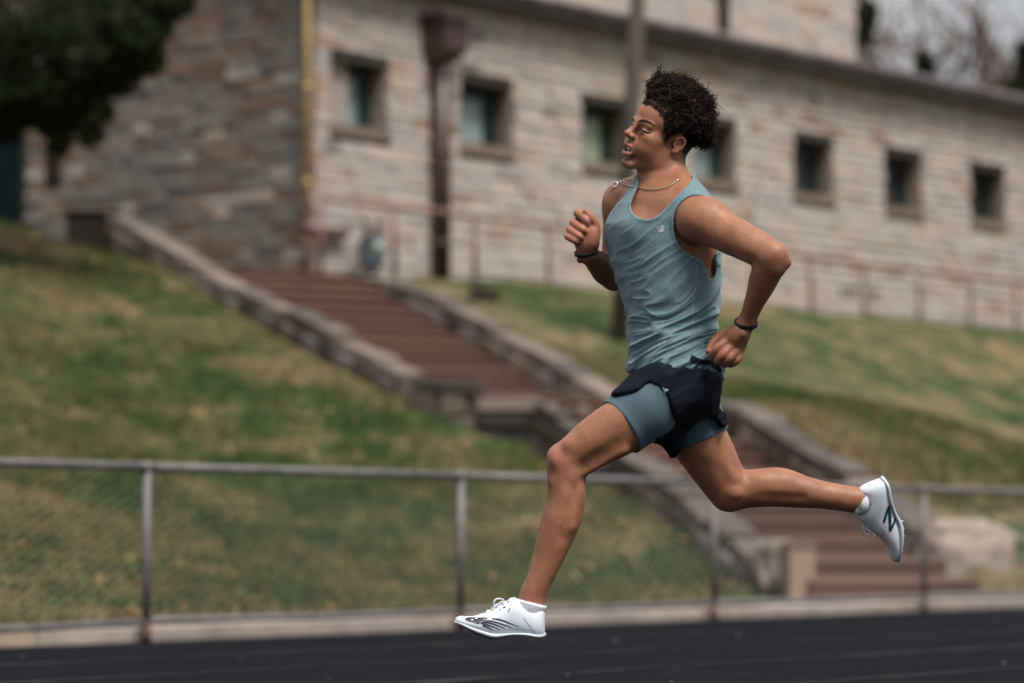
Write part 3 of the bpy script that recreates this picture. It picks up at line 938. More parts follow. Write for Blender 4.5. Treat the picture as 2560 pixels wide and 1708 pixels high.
# big dark evergreen, trunk left of the picture, limbs hanging in from the top left
tb_ = P(-330, 560, 36.5); tb_.z = float(terrain(np.array([tb_.x]), np.array([tb_.y]))[0]) - .1
et = empty('evergreen_tree', tb_); tag(et, 'large dark evergreen tree overhanging the top left corner', 'tree')
m = MB(); m.tube([tb_, tb_ + Vector((.05, 0, 2)), tb_ + Vector((.1, .1, 5)), tb_ + Vector((.0, .2, 9))], [.32, .26, .2, .07], 12)
limbs = []
for px, py, Y in ((430, -60, 36.2), (330, 120, 36.0), (230, 210, 36.4), (120, 260, 36.8), (60, 130, 36.2), (250, 20, 36.7), (-150, 150, 35), (-500, 100, 36), (-600, -100, 37), (-300, 50, 34.5)):
    tip = P(px, py, Y); limbs.append(tip)
    st_ = tb_ + Vector((.05, .05, 1.8 + (tip.z - tb_.z) * .45)); mid = (st_ + tip) / 2 + Vector((0, 0, .45))
    m.tube([st_, mid, tip], [.09, .055, .015], 7)
m.build('trunk', M_BARK, et, tb_, True)
cl = []
def pxc(px, py, Y, rpx): 
    r = rpx * Y / FPX; cl.append((P(px, py, Y), (r, r * 1.0, r)))
for q in [(60, 20, 36, 130), (180, 10, 36.5, 120), (300, 10, 36.2, 105), (400, -40, 36, 95), (350, 90, 35.9, 62), (370, 150, 36.1, 40), (300, 130, 36.4, 78), (200, 120, 36.0, 92), (100, 130, 36.3, 95), (10, 130, 36.5, 92),
          (300, 190, 36.2, 52), (230, 215, 36.4, 58), (150, 220, 36.1, 62), (60, 220, 36.2, 62), (-20, 220, 36.2, 70), (180, 285, 36.3, 42), (120, 290, 36.3, 50), (50, 285, 36.4, 40), (150, 335, 36.3, 32), (225, 335, 36.2, 26), (255, 280, 36.2, 26), (-10, 300, 36.5, 52), (20, 325, 36.6, 30), (385, 60, 36.2, 50), (445, 0, 36.3, 46), (150, 365, 36.4, 16)]: pxc(*q)
for i in range(34):
    a = rt.uniform(0, 6.28); rr = rt.uniform(.6, 2.6); zz = rt.uniform(3.5, 9.5); f_ = 1 - (zz - 3.5) / 9
    cl.append((tb_ + Vector((math.cos(a) * rr * f_ - .3, math.sin(a) * rr * f_, zz)), (.6, .6, .5)))
v, f = crown_mesh(cl, 1000, .085, rt)
mesh_obj('crown', v, f, M_EVER, et, tb_)

def bare_tree(label, base, height, seed, spread=.5):
    rr = np.random.default_rng(seed)
    t = empty('bare_tree', base); tag(t, label, 'tree', 'bare trees behind the roof')
    m = MB(); tw = MB()
    def grow(p, d, L, r, lev):
        pts = [p]; q = p.copy(); dd = d.copy()
        for k in range(3):
            dd = (dd + Vector(rr.normal(0, .14, 3)) + Vector((0, 0, .05))).normalized(); q = q + dd * (L / 3); pts.append(q.copy())
        (m if lev < 2 else tw).tube(pts, [r, r * .88, r * .76, r * .62], 6 if lev < 2 else 4, 0, False)
        if lev >= 5: return
        nb = 3 if lev < 3 else 3
        for k in range(nb):
            j = rr.integers(1, 4); nd = (dd + Vector(rr.normal(0, spread, 3)) + Vector((0, 0, .1))).normalized()
            grow(pts[j], nd, L * rr.uniform(.6, .8), max(r * .6, .022), lev + 1)
    grow(Vector(base), Vector((0, 0, 1)), height * .3, height * .018, 0)
    m.build('trunk', M_BARK, t, base, True); o = tw.build('crown', simple('twigs', (.16, .12, .105), .95, .25, 3, 0), t, base, True)
    return t
def far_base(px, Y): 
    p = P(px, 200, Y); p.z = 3.9; return p
bare_tree('bare brown tree just right of the upper storey', far_base(2215, 78), 21.0, 3, .45)
bare_tree('bare brown tree standing over the middle of the roof slope', far_base(2330, 84), 18.0, 5, .5)
bare_tree('wide bare brown tree near the right edge behind the roof', far_base(2450, 74), 15.5, 11, .6)
bare_tree('bare brown tree at the far right edge of the picture', far_base(2590, 80), 18.0, 21, .5)
def conifer(label, base, H_, Rr, seed):
    rr = np.random.default_rng(seed)
    t = empty('far_conifer', base); tag(t, label, 'tree', 'evergreens behind the roof')
    m = MB(); m.tube([base, Vector(base) + Vector((0, 0, H_ * .95))], [.25, .04], 8); m.build('trunk', M_BARK, t, base, True)
    c = []
    for i in range(46):
        z = rr.uniform(.08, 1.0); a = rr.uniform(0, 6.28); q = Rr * (1.02 - z) * rr.uniform(.3, 1)
        c.append((Vector(base) + Vector((math.cos(a) * q, math.sin(a) * q, z * H_)), (Rr * .32 * (1.15 - z), Rr * .32 * (1.15 - z), Rr * .22)))
    v, f = crown_mesh(c, 420, .20, rr); mesh_obj('crown', v, f, M_EVER2, t, base)
conifer('dark conifer tip showing above the roof slope', far_base(2312, 66), 6.5, 1.2, 1)
conifer('dark conifer at the right edge above the roof', far_base(2565, 66), 6.6, 2.3, 2)
conifer('slim dark conifer hugging the end of the upper storey', far_base(2158, 70), 13.5, .55, 3)
# ================================================================== the runner
def W(px, py, dy=0.0):
    return np.array(P(px, py, RUN_Y + dy))
def rad(r, dy=0.0):
    return r * (RUN_Y + dy) / FPX

def smin(a, b, k):
    if k <= 0: return np.minimum(a, b)
    h = np.clip(0.5 + 0.5 * (b - a) / k, 0, 1)
    return b + (a - b) * h - k * h * (1 - h)
def smax(a, b, k):
    return -smin(-a, -b, k)

class Field:
    """signed distances on a voxel grid; shapes are blended in locally"""
    def __init__(self, lo, hi, vox):
        self.lo = np.array(lo, float); self.vox = vox
        self.n = np.ceil((np.array(hi) - self.lo) / vox).astype(int) + 1
        self.d = np.full(tuple(self.n), 0.06, dtype=np.float32)
    def sub(self, lo, hi):
        a = np.maximum(np.floor((np.array(lo) - self.lo) / self.vox).astype(int), 0)
        b = np.minimum(np.ceil((np.array(hi) - self.lo) / self.vox).astype(int) + 1, self.n)
        if np.any(b <= a): return None
        sl = tuple(slice(x, y) for x, y in zip(a, b))
        ax = [(self.lo[i] + self.vox * np.arange(a[i], b[i])).astype(np.float32) for i in range(3)]
        X = ax[0][:, None, None]; Y = ax[1][None, :, None]; Z = ax[2][None, None, :]
        return sl, X, Y, Z
    def apply(self, fn, lo, hi, k, mode='add'):
        m = k + 3 * self.vox
        s = self.sub(np.array(lo) - m, np.array(hi) + m)
        if s is None: return
        sl, X, Y, Z = s
        e = fn(X, Y, Z)
        if mode == 'add': self.d[sl] = smin(self.d[sl], e, k)
        else: self.d[sl] = smax(self.d[sl], -e, k)
    def cone(self, a, b, ra, rb, k=0.012, mode='add'):
        a = np.array(a, float); b = np.array(b, float)
        lo = np.minimum(a - ra, b - rb); hi = np.maximum(a + ra, b + rb)
        ab = b - a; L2 = float(ab @ ab) + 1e-12
        def fn(X, Y, Z):
            t = ((X - a[0]) * ab[0] + (Y - a[1]) * ab[1] + (Z - a[2]) * ab[2]) / L2
            t = np.clip(t, 0, 1)
            return np.sqrt((X - a[0] - t * ab[0]) ** 2 + (Y - a[1] - t * ab[1]) ** 2 + (Z - a[2] - t * ab[2]) ** 2) - (ra + (rb - ra) * t)
        self.apply(fn, lo, hi, k, mode)
    def chain(self, pts, k=0.012, sub=5):
        q = np.array([list(a) + [r] for a, r in pts])          # smooth curve through the joints, radius included
        if len(q) > 2:
            o = []
            for i in range(len(q) - 1):
                p0, p1, p2, p3 = q[max(i - 1, 0)], q[i], q[i + 1], q[min(i + 2, len(q) - 1)]
                for j in range(sub):
                    t = j / sub
                    o.append(.5 * (2 * p1 + (-p0 + p2) * t + (2 * p0 - 5 * p1 + 4 * p2 - p3) * t * t + (-p0 + 3 * p1 - 3 * p2 + p3) * t ** 3))
            q = np.array(o + [q[-1]])
        lo = (q[:, :3] - q[:, 3:]).min(0); hi = (q[:, :3] + q[:, 3:]).max(0)
        def fn(X, Y, Z):
            d = None
            for a, b in zip(q[:-1], q[1:]):
                ab = b[:3] - a[:3]; L2 = float(ab @ ab) + 1e-12
                t = np.clip(((X - a[0]) * ab[0] + (Y - a[1]) * ab[1] + (Z - a[2]) * ab[2]) / L2, 0, 1)
                e = np.sqrt((X - a[0] - t * ab[0]) ** 2 + (Y - a[1] - t * ab[1]) ** 2 + (Z - a[2] - t * ab[2]) ** 2) - (a[3] + (b[3] - a[3]) * t)
                d = e if d is None else np.minimum(d, e)
            return d
        self.apply(fn, lo, hi, k)
    def ell(self, c, r, M=None, k=0.012, mode='add'):
        """M: rows are the ellipsoid's own axes in world space"""
        c = np.array(c, float); r = np.array(r, float)
        M = np.eye(3) if M is None else np.array(M, float)
        ext = np.sqrt(((M.T * r) ** 2).sum(1))
        def fn(X, Y, Z):
            x, y, z = X - c[0], Y - c[1], Z - c[2]
            q = [(M[i, 0] * x + M[i, 1] * y + M[i, 2] * z) / r[i] for i in range(3)]
            k0 = np.sqrt(q[0] ** 2 + q[1] ** 2 + q[2] ** 2)
            k1 = np.sqrt((q[0] / r[0]) ** 2 + (q[1] / r[1]) ** 2 + (q[2] / r[2]) ** 2) + 1e-6
            return k0 * (k0 - 1) / k1
        self.apply(fn, c - ext, c + ext, k, mode)
    def mesh(self):
        d, n = self.d, self.n
        ins = d < 0
        cnt = np.zeros(tuple(n - 1), dtype=np.int8)
        for i in (0, 1):
            for j in (0, 1):
                for k in (0, 1):
                    cnt += ins[i:n[0] - 1 + i, j:n[1] - 1 + j, k:n[2] - 1 + k]
        act = (cnt > 0) & (cnt < 8)
        I = np.argwhere(act)
        idx = np.full(tuple(n - 1), -1, dtype=np.int32)
        idx[act] = np.arange(len(I), dtype=np.int32)
        acc = np.zeros((len(I), 3)); num = np.zeros(len(I))
        corners = [(i, j, k) for i in (0, 1) for j in (0, 1) for k in (0, 1)]
        val = {c: d[I[:, 0] + c[0], I[:, 1] + c[1], I[:, 2] + c[2]].astype(np.float64) for c in corners}
        for c in corners:
            for ax in range(3):
                if c[ax]: continue
                e = list(c); e[ax] = 1; e = tuple(e)
                va, vb = val[c], val[e]
                m = (va < 0) != (vb < 0)
                t = va[m] / (va[m] - vb[m])
                p = np.tile(np.array(c, float), (m.sum(), 1)); p[:, ax] += t
                acc[m] += p; num[m] += 1
        V = (I + acc / num[:, None]) * self.vox + self.lo
        F = []
        for ax in range(3):
            o = [a for a in range(3) if a != ax]
            s0 = [slice(None)] * 3; s1 = [slice(None)] * 3
            s0[ax] = slice(0, -1); s1[ax] = slice(1, None)
            a, b = ins[tuple(s0)], ins[tuple(s1)]
            E = np.argwhere(a != b)
            ok = (E[:, o[0]] > 0) & (E[:, o[1]] > 0) & (E[:, o[0]] < n[o[0]] - 1) & (E[:, o[1]] < n[o[1]] - 1)
            E = E[ok]
            sgn = a[E[:, 0], E[:, 1], E[:, 2]]
            def cell(du, dv):
                q = E.copy(); q[:, o[0]] -= du; q[:, o[1]] -= dv
                return idx[q[:, 0], q[:, 1], q[:, 2]]
            q = np.stack([cell(1, 1), cell(0, 1), cell(0, 0), cell(1, 0)], 1)
            flip = sgn if ax != 1 else ~sgn
            q[~flip] = q[~flip][:, ::-1]
            F.append(q)
        F = np.concatenate(F)
        F = F[(F >= 0).all(1)]
        return V, F

def poly_sd(pts, X, Z):
    """signed distance (negative inside) of a polygon in the x-z plane"""
    pts = np.asarray(pts, float)
    d = None; inside = np.zeros(np.broadcast(X, Z).shape, bool)
    n = len(pts)
    for i in range(n):
        ax, az = pts[i]; bx, bz = pts[(i + 1) % n]
        ex, ez = bx - ax, bz - az
        t = np.clip(((X - ax) * ex + (Z - az) * ez) / (ex * ex + ez * ez + 1e-12), 0, 1)
        q = (X - ax - t * ex) ** 2 + (Z - az - t * ez) ** 2
        d = q if d is None else np.minimum(d, q)
        c = ((az <= Z) & (bz > Z)) | ((bz <= Z) & (az > Z))
        with np.errstate(divide='ignore', invalid='ignore'):
            xi = ax + (Z - az) / (bz - az + 1e-12) * ex
        inside ^= c & (X < xi)
    d = np.sqrt(d)
    return np.where(inside, -d, d)

def pxpoly(pts, dy):
    return [tuple(W(x, y, dy)[[0, 2]]) for x, y in pts]

def smooth_poly(pts, n=4):
    """closed Catmull-Rom through the points"""
    pts = np.asarray(pts, float); m = len(pts); out = []
    for i in range(m):
        p0, p1, p2, p3 = pts[i - 1], pts[i], pts[(i + 1) % m], pts[(i + 2) % m]
        for k in range(n):
            t = k / n
            out.append(0.5 * ((2 * p1) + (-p0 + p2) * t + (2 * p0 - 5 * p1 + 4 * p2 - p3) * t * t + (-p0 + 3 * p1 - 3 * p2 + p3) * t ** 3))
    return np.array(out)

# ---- torso: stacked ellipses (row, centre column, half width, half depth, facing angle, depth offset)
TORSO = [
    # py,  px,   a,    b,    theta, dy
    (455, 1665, .085, .055, 30, 0.01),
    (480, 1658, .130, .085, 33, 0.0),
    (510, 1655, .160, .105, 34, 0.0),
    (560, 1652, .168, .122, 33, 0.0),
    (610, 1656, .166, .126, 30, 0.0),
    (660, 1660, .160, .124, 26, 0.0),
    (710, 1668, .150, .119, 21, 0.0),
    (760, 1674, .142, .113, 15, 0.0),
    (810, 1678, .138, .110, 9, 0.0),
    (860, 1682, .142, .113, 3, 0.0),
    (910, 1688, .152, .119, -4, 0.0),
    (960, 1690, .158, .122, -8, 0.0),
    (1010, 1690, .150, .112, -10, 0.0),
    (1050, 1690, .120, .090, -10, 0.0),
]
TZ = np.array([W(r[1], r[0], r[5])[2] for r in TORSO])[::-1]
TX = np.array([W(r[1], r[0], r[5])[0] for r in TORSO])[::-1]
TA = np.array([r[2] for r in TORSO])[::-1]
TB = np.array([r[3] for r in TORSO])[::-1]
TT = np.radians([r[4] for r in TORSO])[::-1]

def loft(X, Y, Z, grow=0.0, power=2.3, dz=None):
    zz = Z
    cx = np.interp(zz, TZ, TX); a = np.interp(zz, TZ, TA) + grow; b = np.interp(zz, TZ, TB) + grow
    th = np.interp(zz, TZ, TT)
    x = X - cx; y = Y - RUN_Y
    fr = -np.cos(th) * x - np.sin(th) * y          # towards the chest
    la = np.sin(th) * x - np.cos(th) * y           # towards his left side (near the lens)
    q = (np.abs(fr / b) ** power + np.abs(la / a) ** power) ** (1 / power)
    e = (q - 1) * np.minimum(a, b) * 0.95
    top = Z - TZ[-1]; bot = TZ[0] - Z
    return smax(smax(e, top.astype(np.float32), 0.02), bot.astype(np.float32), 0.03).astype(np.float32)

B0 = W(1340, 1640, 0.40); B1 = W(2190, 165, 0)
lo = (W(1272, 1600, -.1)[0], RUN_Y - 0.42, W(1500, 1540, 0)[2]); hi = (W(2190, 1000, 0)[0], RUN_Y + 0.42, W(1600, 185, 0)[2])
VOX = 0.0027
F = Field(lo, hi, VOX)

# torso, shoulders, neck
zlo, zhi = TZ[0] - 0.02, TZ[-1] + 0.02
F.apply(lambda X, Y, Z: loft(X, Y, Z, -0.012), (TX.min() - .2, RUN_Y - .22, zlo), (TX.max() + .2, RUN_Y + .22, zhi), 0.01)
NECK0 = W(1662, 478, 0.0)
SHL = W(1747, 548, -0.165)     # near shoulder joint
SHR = W(1558, 506, 0.165)      # far shoulder joint
HEAD = W(1655, 352, -0.01)
F.chain([(W(1652, 395, -0.005), .056), (W(1651, 440, -0.0), .056), (W(1660, 485, 0.0), .068)], .03)
# trapezius and shoulder caps
for sh, up in ((SHL, W(1690, 440, -0.03)), (SHR, W(1645, 440, 0.04))):
    F.cone(up, sh + np.array((0, 0, .022)), .034, .032, .03)
    F.cone(W(1662, 500, 0), sh, .07, .05, .03)
# pectorals and collar bones
F.ell(W(1600, 580, -0.045), (.05, .075, .05), None, .03)
F.ell(W(1570, 580, 0.05), (.045, .07, .05), None, .03)
F.cone(W(1606, 500, -0.055), W(1710, 498, -0.135), .008, .010, .014)
F.cone(W(1590, 497, -0.02), W(1545, 478, 0.13), .008, .010, .014)
F.cone(W(1600, 496, -0.045), W(1676, 415, -0.045), .007, .010, .014)     # neck muscle
F.ell(W(1598, 462, -0.02), (.010, .012, .016), None, .014)
F.cone(W(1752, 600, -.06), W(1748, 680, -.03), .045, .05, .03)   # lat
TORSO_ONLY = F.d.copy()

# near arm: shoulder, upper arm back to the elbow, forearm forward to the wrist
ELL = W(1934, 640, -0.30)
WRL = W(1866, 806, -0.19)
def at(a, b, t): return a + (b - a) * t
F.ell(at(SHL, ELL, .12) + np.array((0, -.005, .008)), (.068, .056, .056), None, .03)
F.chain([(SHL, .056), (at(SHL, ELL, .35), .0495), (at(SHL, ELL, .65), .046), (at(SHL, ELL, .88), .041), (ELL, .038)], .02)
F.cone(at(SHL, ELL, .25) + np.array((0, -.004, -.012)), at(SHL, ELL, .75) + np.array((-.006, -.004, -.008)), .036, .034, .02)
F.cone(at(SHL, ELL, .3) + np.array((0, .0, .014)), at(SHL, ELL, .8) + np.array((.008, 0, .008)), .034, .030, .02)
F.cone(ELL + np.array((.012, .0, -.004)), ELL + np.array((.006, .0, -.03)), .026, .026, .015)
FL = WRL - ELL
F.chain([(ELL, .036), (ELL + FL * .2, .0395), (ELL + FL * .4, .0365), (ELL + FL * .7, .028), (ELL + FL * .92, .0235), (WRL, .0235)], .012)
F.cone(ELL + FL * .05 + np.array((-.012, 0, 0)), ELL + FL * .4 + np.array((-.006, 0, 0)), .028, .024, .014)
# far arm
ELR = W(1535, 694, 0.26)
WRR = W(1468, 634, 0.06)
F.ell(at(SHR, ELR, .08), (.052, .055, .056), None, .025)
F.chain([(SHR, .050), (at(SHR, ELR, .4), .046), (at(SHR, ELR, .75), .042), (ELR, .036)], .02)
FR = WRR - ELR
F.chain([(ELR, .036), (ELR + FR * .25, .040), (ELR + FR * .5, .037), (ELR + FR * .8, .029), (WRR, .026)], .012)

# ---- hands (one chain for each finger)
def finger(pts, r0, k=.004):
    pr = [r0, r0 * .95, r0 * .88, r0 * .8]
    F.chain([(W(*p), rad(q)) for p, q in zip(pts, pr)], k)
# near hand: back of the hand to the lens, loose fist
F.chain([(WRL, .0235), (W(1850, 832, -.185), .026)], .012)
F.cone(W(1846, 836, -.185), W(1822, 858, -.18), .027, .022, .012)
F.cone(W(1850, 842, -.17), W(1846, 876, -.165), .024, .018, .012)
F.cone(W(1838, 842, -.185), W(1836, 868, -.175), .026, .020, .012)
finger([(1820, 850, -.188), (1793, 871, -.20), (1783, 892, -.18), (1797, 897, -.155)], 11.5)
finger([(1831, 863, -.188), (1808, 886, -.205), (1795, 903, -.185), (1806, 904, -.155)], 11.5)
finger([(1842, 874, -.182), (1824, 895, -.202), (1811, 910, -.18), (1820, 907, -.15)], 11)
finger([(1850, 883, -.17), (1843, 901, -.188), (1826, 911, -.172), (1830, 905, -.145)], 10)
finger([(1832, 836, -.165), (1803, 840, -.165), (1785, 856, -.17), (1773, 878, -.175)], 12.5)     # thumb
# far hand: fist seen from the palm side, thumb up
F.chain([(WRR, .026), (W(1467, 618, .052), .027)], .012)
F.cone(W(1470, 612, .045), W(1452, 592, .055), .026, .022, .012)
F.cone(W(1478, 606, .035), W(1484, 578, .03), .022, .019, .012)
F.cone(W(1462, 604, .055), W(1462, 572, .06), .026, .022, .014)
F.ell(W(1481, 592, .028), (.018, .018, .026), None, .01)
finger([(1466, 560, .062), (1444, 533, .05), (1463, 548, .018), (1468, 560, .02)], 11.5)
finger([(1458, 570, .066), (1434, 557, .05), (1456, 573, .014), (1463, 580, .028)], 11.5)
finger([(1450, 584, .066), (1425, 574, .048), (1447, 590, .014), (1455, 596, .03)], 11)
finger([(1444, 598, .062), (1419, 591, .044), (1438, 602, .016), (1447, 606, .03)], 10)
finger([(1484, 584, .03), (1489, 564, .025), (1478, 544, .02), (1465, 530, .022)], 11.5)             # thumb

# ---- legs
HIPL = W(1652, 985, -0.085); HIPR = W(1704, 990, 0.085)
def C(px, py, r, dy): return (W(px, py, dy), rad(r + 1.5, dy))
F.chain([C(1660, 975, 80, -.085), C(1612, 1022, 78, -.095), C(1552, 1068, 69, -.105), C(1492, 1104, 62, -.11), C(1441, 1139, 54, -.11), C(1421, 1156, 47, -.11)], .02)
F.cone(*[W(1590, 1025, -.12), W(1470, 1090, -.14), .05, .035], .02)      # outer thigh
F.ell(W(1397, 1142, -.112), (.030, .034, .034), None, .014)             # knee cap
F.ell(W(1392, 1148, -.138), (.020, .018, .026), None, .010)
F.ell(W(1384, 1203, -.125), (.013, .014, .016), None, .012)
F.ell(W(1446, 1112, -.152), (.040, .018, .022), None, .022)             # muscle above the knee
F.ell(W(1428, 1190, -.150), (.018, .012, .020), None, .016)
F.cone(W(1385, 1170, -.112), W(1386, 1200, -.112), .016, .012, .012)
F.chain([C(1420, 1160, 47, -.11), C(1419, 1200, 46, -.11), C(1416, 1252, 47, -.11), C(1404, 1300, 47, -.11), C(1390, 1340, 43, -.11),
         C(1376, 1378, 38.5, -.11), C(1364, 1412, 35, -.11), C(1347, 1452, 32, -.11), C(1330, 1490, 31, -.11), C(1326, 1525, 30, -.11)], .012)
F.cone(W(1428, 1230, -.13), W(1416, 1310, -.135), .030, .026, .014)     # calf
F.cone(W(1428, 1230, -.09), W(1416, 1305, -.085), .030, .026, .014)
F.cone(W(1383, 1215, -.112), W(1330, 1450, -.112), .010, .010, .012)    # shin bone
F.cone(W(1560, 1122, -.150), W(1458, 1182, -.138), .015, .012, .010)    # hamstring tendon
F.cone(W(1565, 1098, -.188), W(1462, 1164, -.170), .007, .010, .022, 'sub')
F.cone(W(1436, 1225, -.168), W(1408, 1345, -.160), .006, .005, .020, 'sub')
F.cone(W(1372, 1440, -.108), W(1352, 1512, -.108), .011, .009, .010)    # achilles
F.chain([C(1700, 990, 80, .085), C(1724, 1046, 78, .09), C(1750, 1102, 71, .095), C(1785, 1163, 62, .10), C(1811, 1208, 54, .10), C(1824, 1228, 50, .10)], .02)
F.ell(W(1818, 1244, .10), (.036, .034, .034), None, .014)
F.chain([C(1826, 1228, 47, .10), C(1862, 1224, 46, .10), C(1900, 1220, 47, .10), C(1942, 1218, 48, .10), C(1972, 1222, 45, .10), C(2014, 1231, 38, .10),
         C(2062, 1238, 33, .10), C(2112, 1246, 31.5, .10), C(2150, 1252, 31.5, .10), C(2172, 1257, 26, .10)], .012)
F.cone(W(1905, 1208, .08), W(1965, 1208, .08), .030, .024, .014)
F.cone(W(1905, 1208, .12), W(1965, 1208, .12), .030, .024, .014)
F.cone(W(1895, 1245, .041), W(2010, 1248, .053), .006, .005, .02, 'sub')
F.cone(W(1800, 1150, .05), W(1836, 1200, .05), .014, .012, .016)
F.ell(W(1838, 1232, .047), (.018, .012, .016), None, .016)

# ---- head, in its own frame: f forward, l to his left, u up (millimetres)
YAW, PIT, ROL, HS = R(32), R(11.5), R(19), 0.00101
f0 = np.array((-math.cos(YAW), -math.sin(YAW), 0)); l0 = np.array((math.sin(YAW), -math.cos(YAW), 0)); u0 = np.array((0, 0, 1.0))
f1 = f0 * math.cos(PIT) + u0 * math.sin(PIT); u1 = u0 * math.cos(PIT) - f0 * math.sin(PIT)
u2 = u1 * math.cos(ROL) + l0 * math.sin(ROL); l2 = l0 * math.cos(ROL) - u1 * math.sin(ROL)
HM = np.array([f1, l2, u2])
HC = W(1660, 348, -0.005)
def H(f, l, u): return HC + (np.array((f, l, u)) * HS) @ HM
def hell(c, r, k=6, mode='add', rot=None):
    M = HM if rot is None else rot @ HM
    F.ell(H(*c), np.array(r) * HS, M, k * HS, mode)
def hcone(a, b, ra, rb, k=6, mode='add'): F.cone(H(*a), H(*b), ra * HS, rb * HS, k * HS, mode)
def rotl(deg):          # turn the f-u axes about l
    c, s = math.cos(R(deg)), math.sin(R(deg))
    return np.array([[c, 0, s], [0, 1, 0], [-s, 0, c]])
hell((-4, 0, 46), (95, 75, 80), 10)
hell((48, 0, 42), (46, 60, 48), 20)
hell((48, 0, -22), (44, 52, 62), 20)
hell((40, 0, -62), (40, 42, 32), 16)
for s in (1, -1):
    hcone((6, 52 * s, -30), (16, 49 * s, -62), 11, 10, 18)
    hcone((16, 49 * s, -62), (78, 14 * s, -92), 10, 11, 18)
    hell((34, 46 * s, -46), (30, 14, 30), 18)
    hell((64, 45 * s, -10), (24, 16, 16), 26)                  # cheek bone
    hell((64, 38 * s, -40), (26, 20, 26), 16)                  # cheek
    hcone((91, 8 * s, 25), (80, 42 * s, 24), 9, 9, 12)         # brow ridge
    hell((101, 31 * s, 6), (15, 17, 11), 9, 'sub')             # eye socket
    hell((79, 31 * s, 5), (15.5, 15.5, 14.5), 3)               # lidded eye
    hcone((93, 18 * s, 0), (89, 45 * s, -2), 1.6, 1.6, 3)      # lower edge of the upper lid
hell((83, 0, -92), (16, 21, 14), 9)                            # chin
hell((84, 0, -44), (20, 30, 26), 12)                           # round the mouth
hcone((95, 0, 22), (109, 0, -8), 7, 8.5, 9)                    # nose
hell((113, 0, -15), (11.5, 10.5, 9.8), 5)
for s in (1, -1):
    hell((103, 11.5 * s, -19), (11, 7, 8), 4)
    hell((109, 6.5 * s, -27), (6, 3.8, 4), 2, 'sub')
# lips, open
for s in (1, -1):
    hcone((87, 25 * s, -55), (100.5, 13 * s, -45.5), 3.2, 5.6, 4)
    hcone((101, 13 * s, -45.5), (106, 0, -43.5), 5.6, 5.8, 4)
    hcone((87, 25 * s, -56), (97.5, 13 * s, -66.5), 3.2, 6.0, 4)
    hcone((97.5, 13 * s, -66.5), (101.5, 0, -69), 6.0, 6.6, 4)
hell((104, 0, -56), (24, 17.5, 6.0), 3, 'sub')
hcone((100, 0, -80), (94, 0, -80), 2, 4, 8, 'sub')
# ears
for s in (1, -1):
    e = [(8, 70, -22), (4, 76, -26), (-4, 79, -22), (-12, 83, -8), (-16, 86, 8), (-14, 86, 20), (-6, 82, 27), (4, 77, 25), (10, 73, 15), (9, 71, 6)]
    ES = .82
    hell((-3, 74 * s, 0), (11, 6, 20), 3, rot=rotl(12))
    hell((2, 82 * s, -1), (5.5, 9, 8.5), 2, 'sub', rot=rotl(12))
    for a, b in zip(e[:-1], e[1:]):
        hcone((a[0] * ES, a[1] * s, a[2] * ES), (b[0] * ES, b[1] * s, b[2] * ES), 3.6, 3.6, 2)
    hell((4, 73 * s, -20), (6, 4.5, 6), 4)
    hell((8, 72 * s, -2), (4, 4, 5), 3)
# skull base into the neck
F.cone(H(-25, 0, -20), W(1652, 430, .005), .050, .056, .025)
F.cone(H(22, 0, -62), W(1632, 440, -.005), .028, .040, .015)

# small soft forms of the arms
F.ell(W(1966, 656, -.30), (.014, .016, .014), None, .012)
F.ell(W(1858, 835, -.212), (.009, .007, .009), None, .008)
def relax(Vv, Qv, wgt, it=8):
    e = np.concatenate([Qv[:, [0, 1]], Qv[:, [1, 2]], Qv[:, [2, 3]], Qv[:, [3, 0]]])
    a = np.concatenate([e[:, 0], e[:, 1]]); b = np.concatenate([e[:, 1], e[:, 0]])
    cnt = np.bincount(a, minlength=len(Vv))[:, None] + 1e-9
    Vv = Vv.copy()
    for _ in range(it):
        m = np.stack([np.bincount(a, weights=Vv[b, i], minlength=len(Vv)) for i in range(3)], 1) / cnt
        Vv += (m - Vv) * (.55 * wgt[:, None])
    return Vv
BODY = F.mesh()
bv = BODY[0]
wg = np.ones(len(bv))
for c_, r_ in ((H(20, 0, 10), .17), (W(1458, 572, .04), .085), (W(1815, 878, -.18), .075)):
    wg = np.minimum(wg, np.clip((np.linalg.norm(bv - c_, axis=1) - r_) / .03, .06, 1))
bv = relax(bv, BODY[1], wg, 14)
# soft uneven forms of muscle and tendon under the skin
nn_ = np.zeros_like(bv)
qa = BODY[1]; fnm = np.cross(bv[qa[:, 2]] - bv[qa[:, 0]], bv[qa[:, 3]] - bv[qa[:, 1]])
for k_ in range(4):
    for i_ in range(3): nn_[:, i_] += np.bincount(qa[:, k_], weights=fnm[:, i_], minlength=len(bv))
nn_ /= np.linalg.norm(nn_, axis=1)[:, None] + 1e-12
am = (vnoise(bv * np.array((22, 22, 14)), 41) * .0017 + vnoise(bv * np.array((48, 48, 34)), 42) * .0007) * np.clip((wg - .1) / .9, 0, 1)
BODY = (bv + nn_ * am[:, None], BODY[1])
def loc_head(V): return ((V - HC) @ HM.T) / HS
def seg_dist(P3, a, b):
    a = np.array(a, float); b = np.array(b, float); ab = b - a
    t = np.clip(((P3 - a) @ ab) / (ab @ ab), 0, 1)
    return np.linalg.norm(P3 - a - t[:, None] * ab, axis=1)
def sstep(x, a, b):
    t = np.clip((x - a) / (b - a), 0, 1)
    return t * t * (3 - 2 * t)

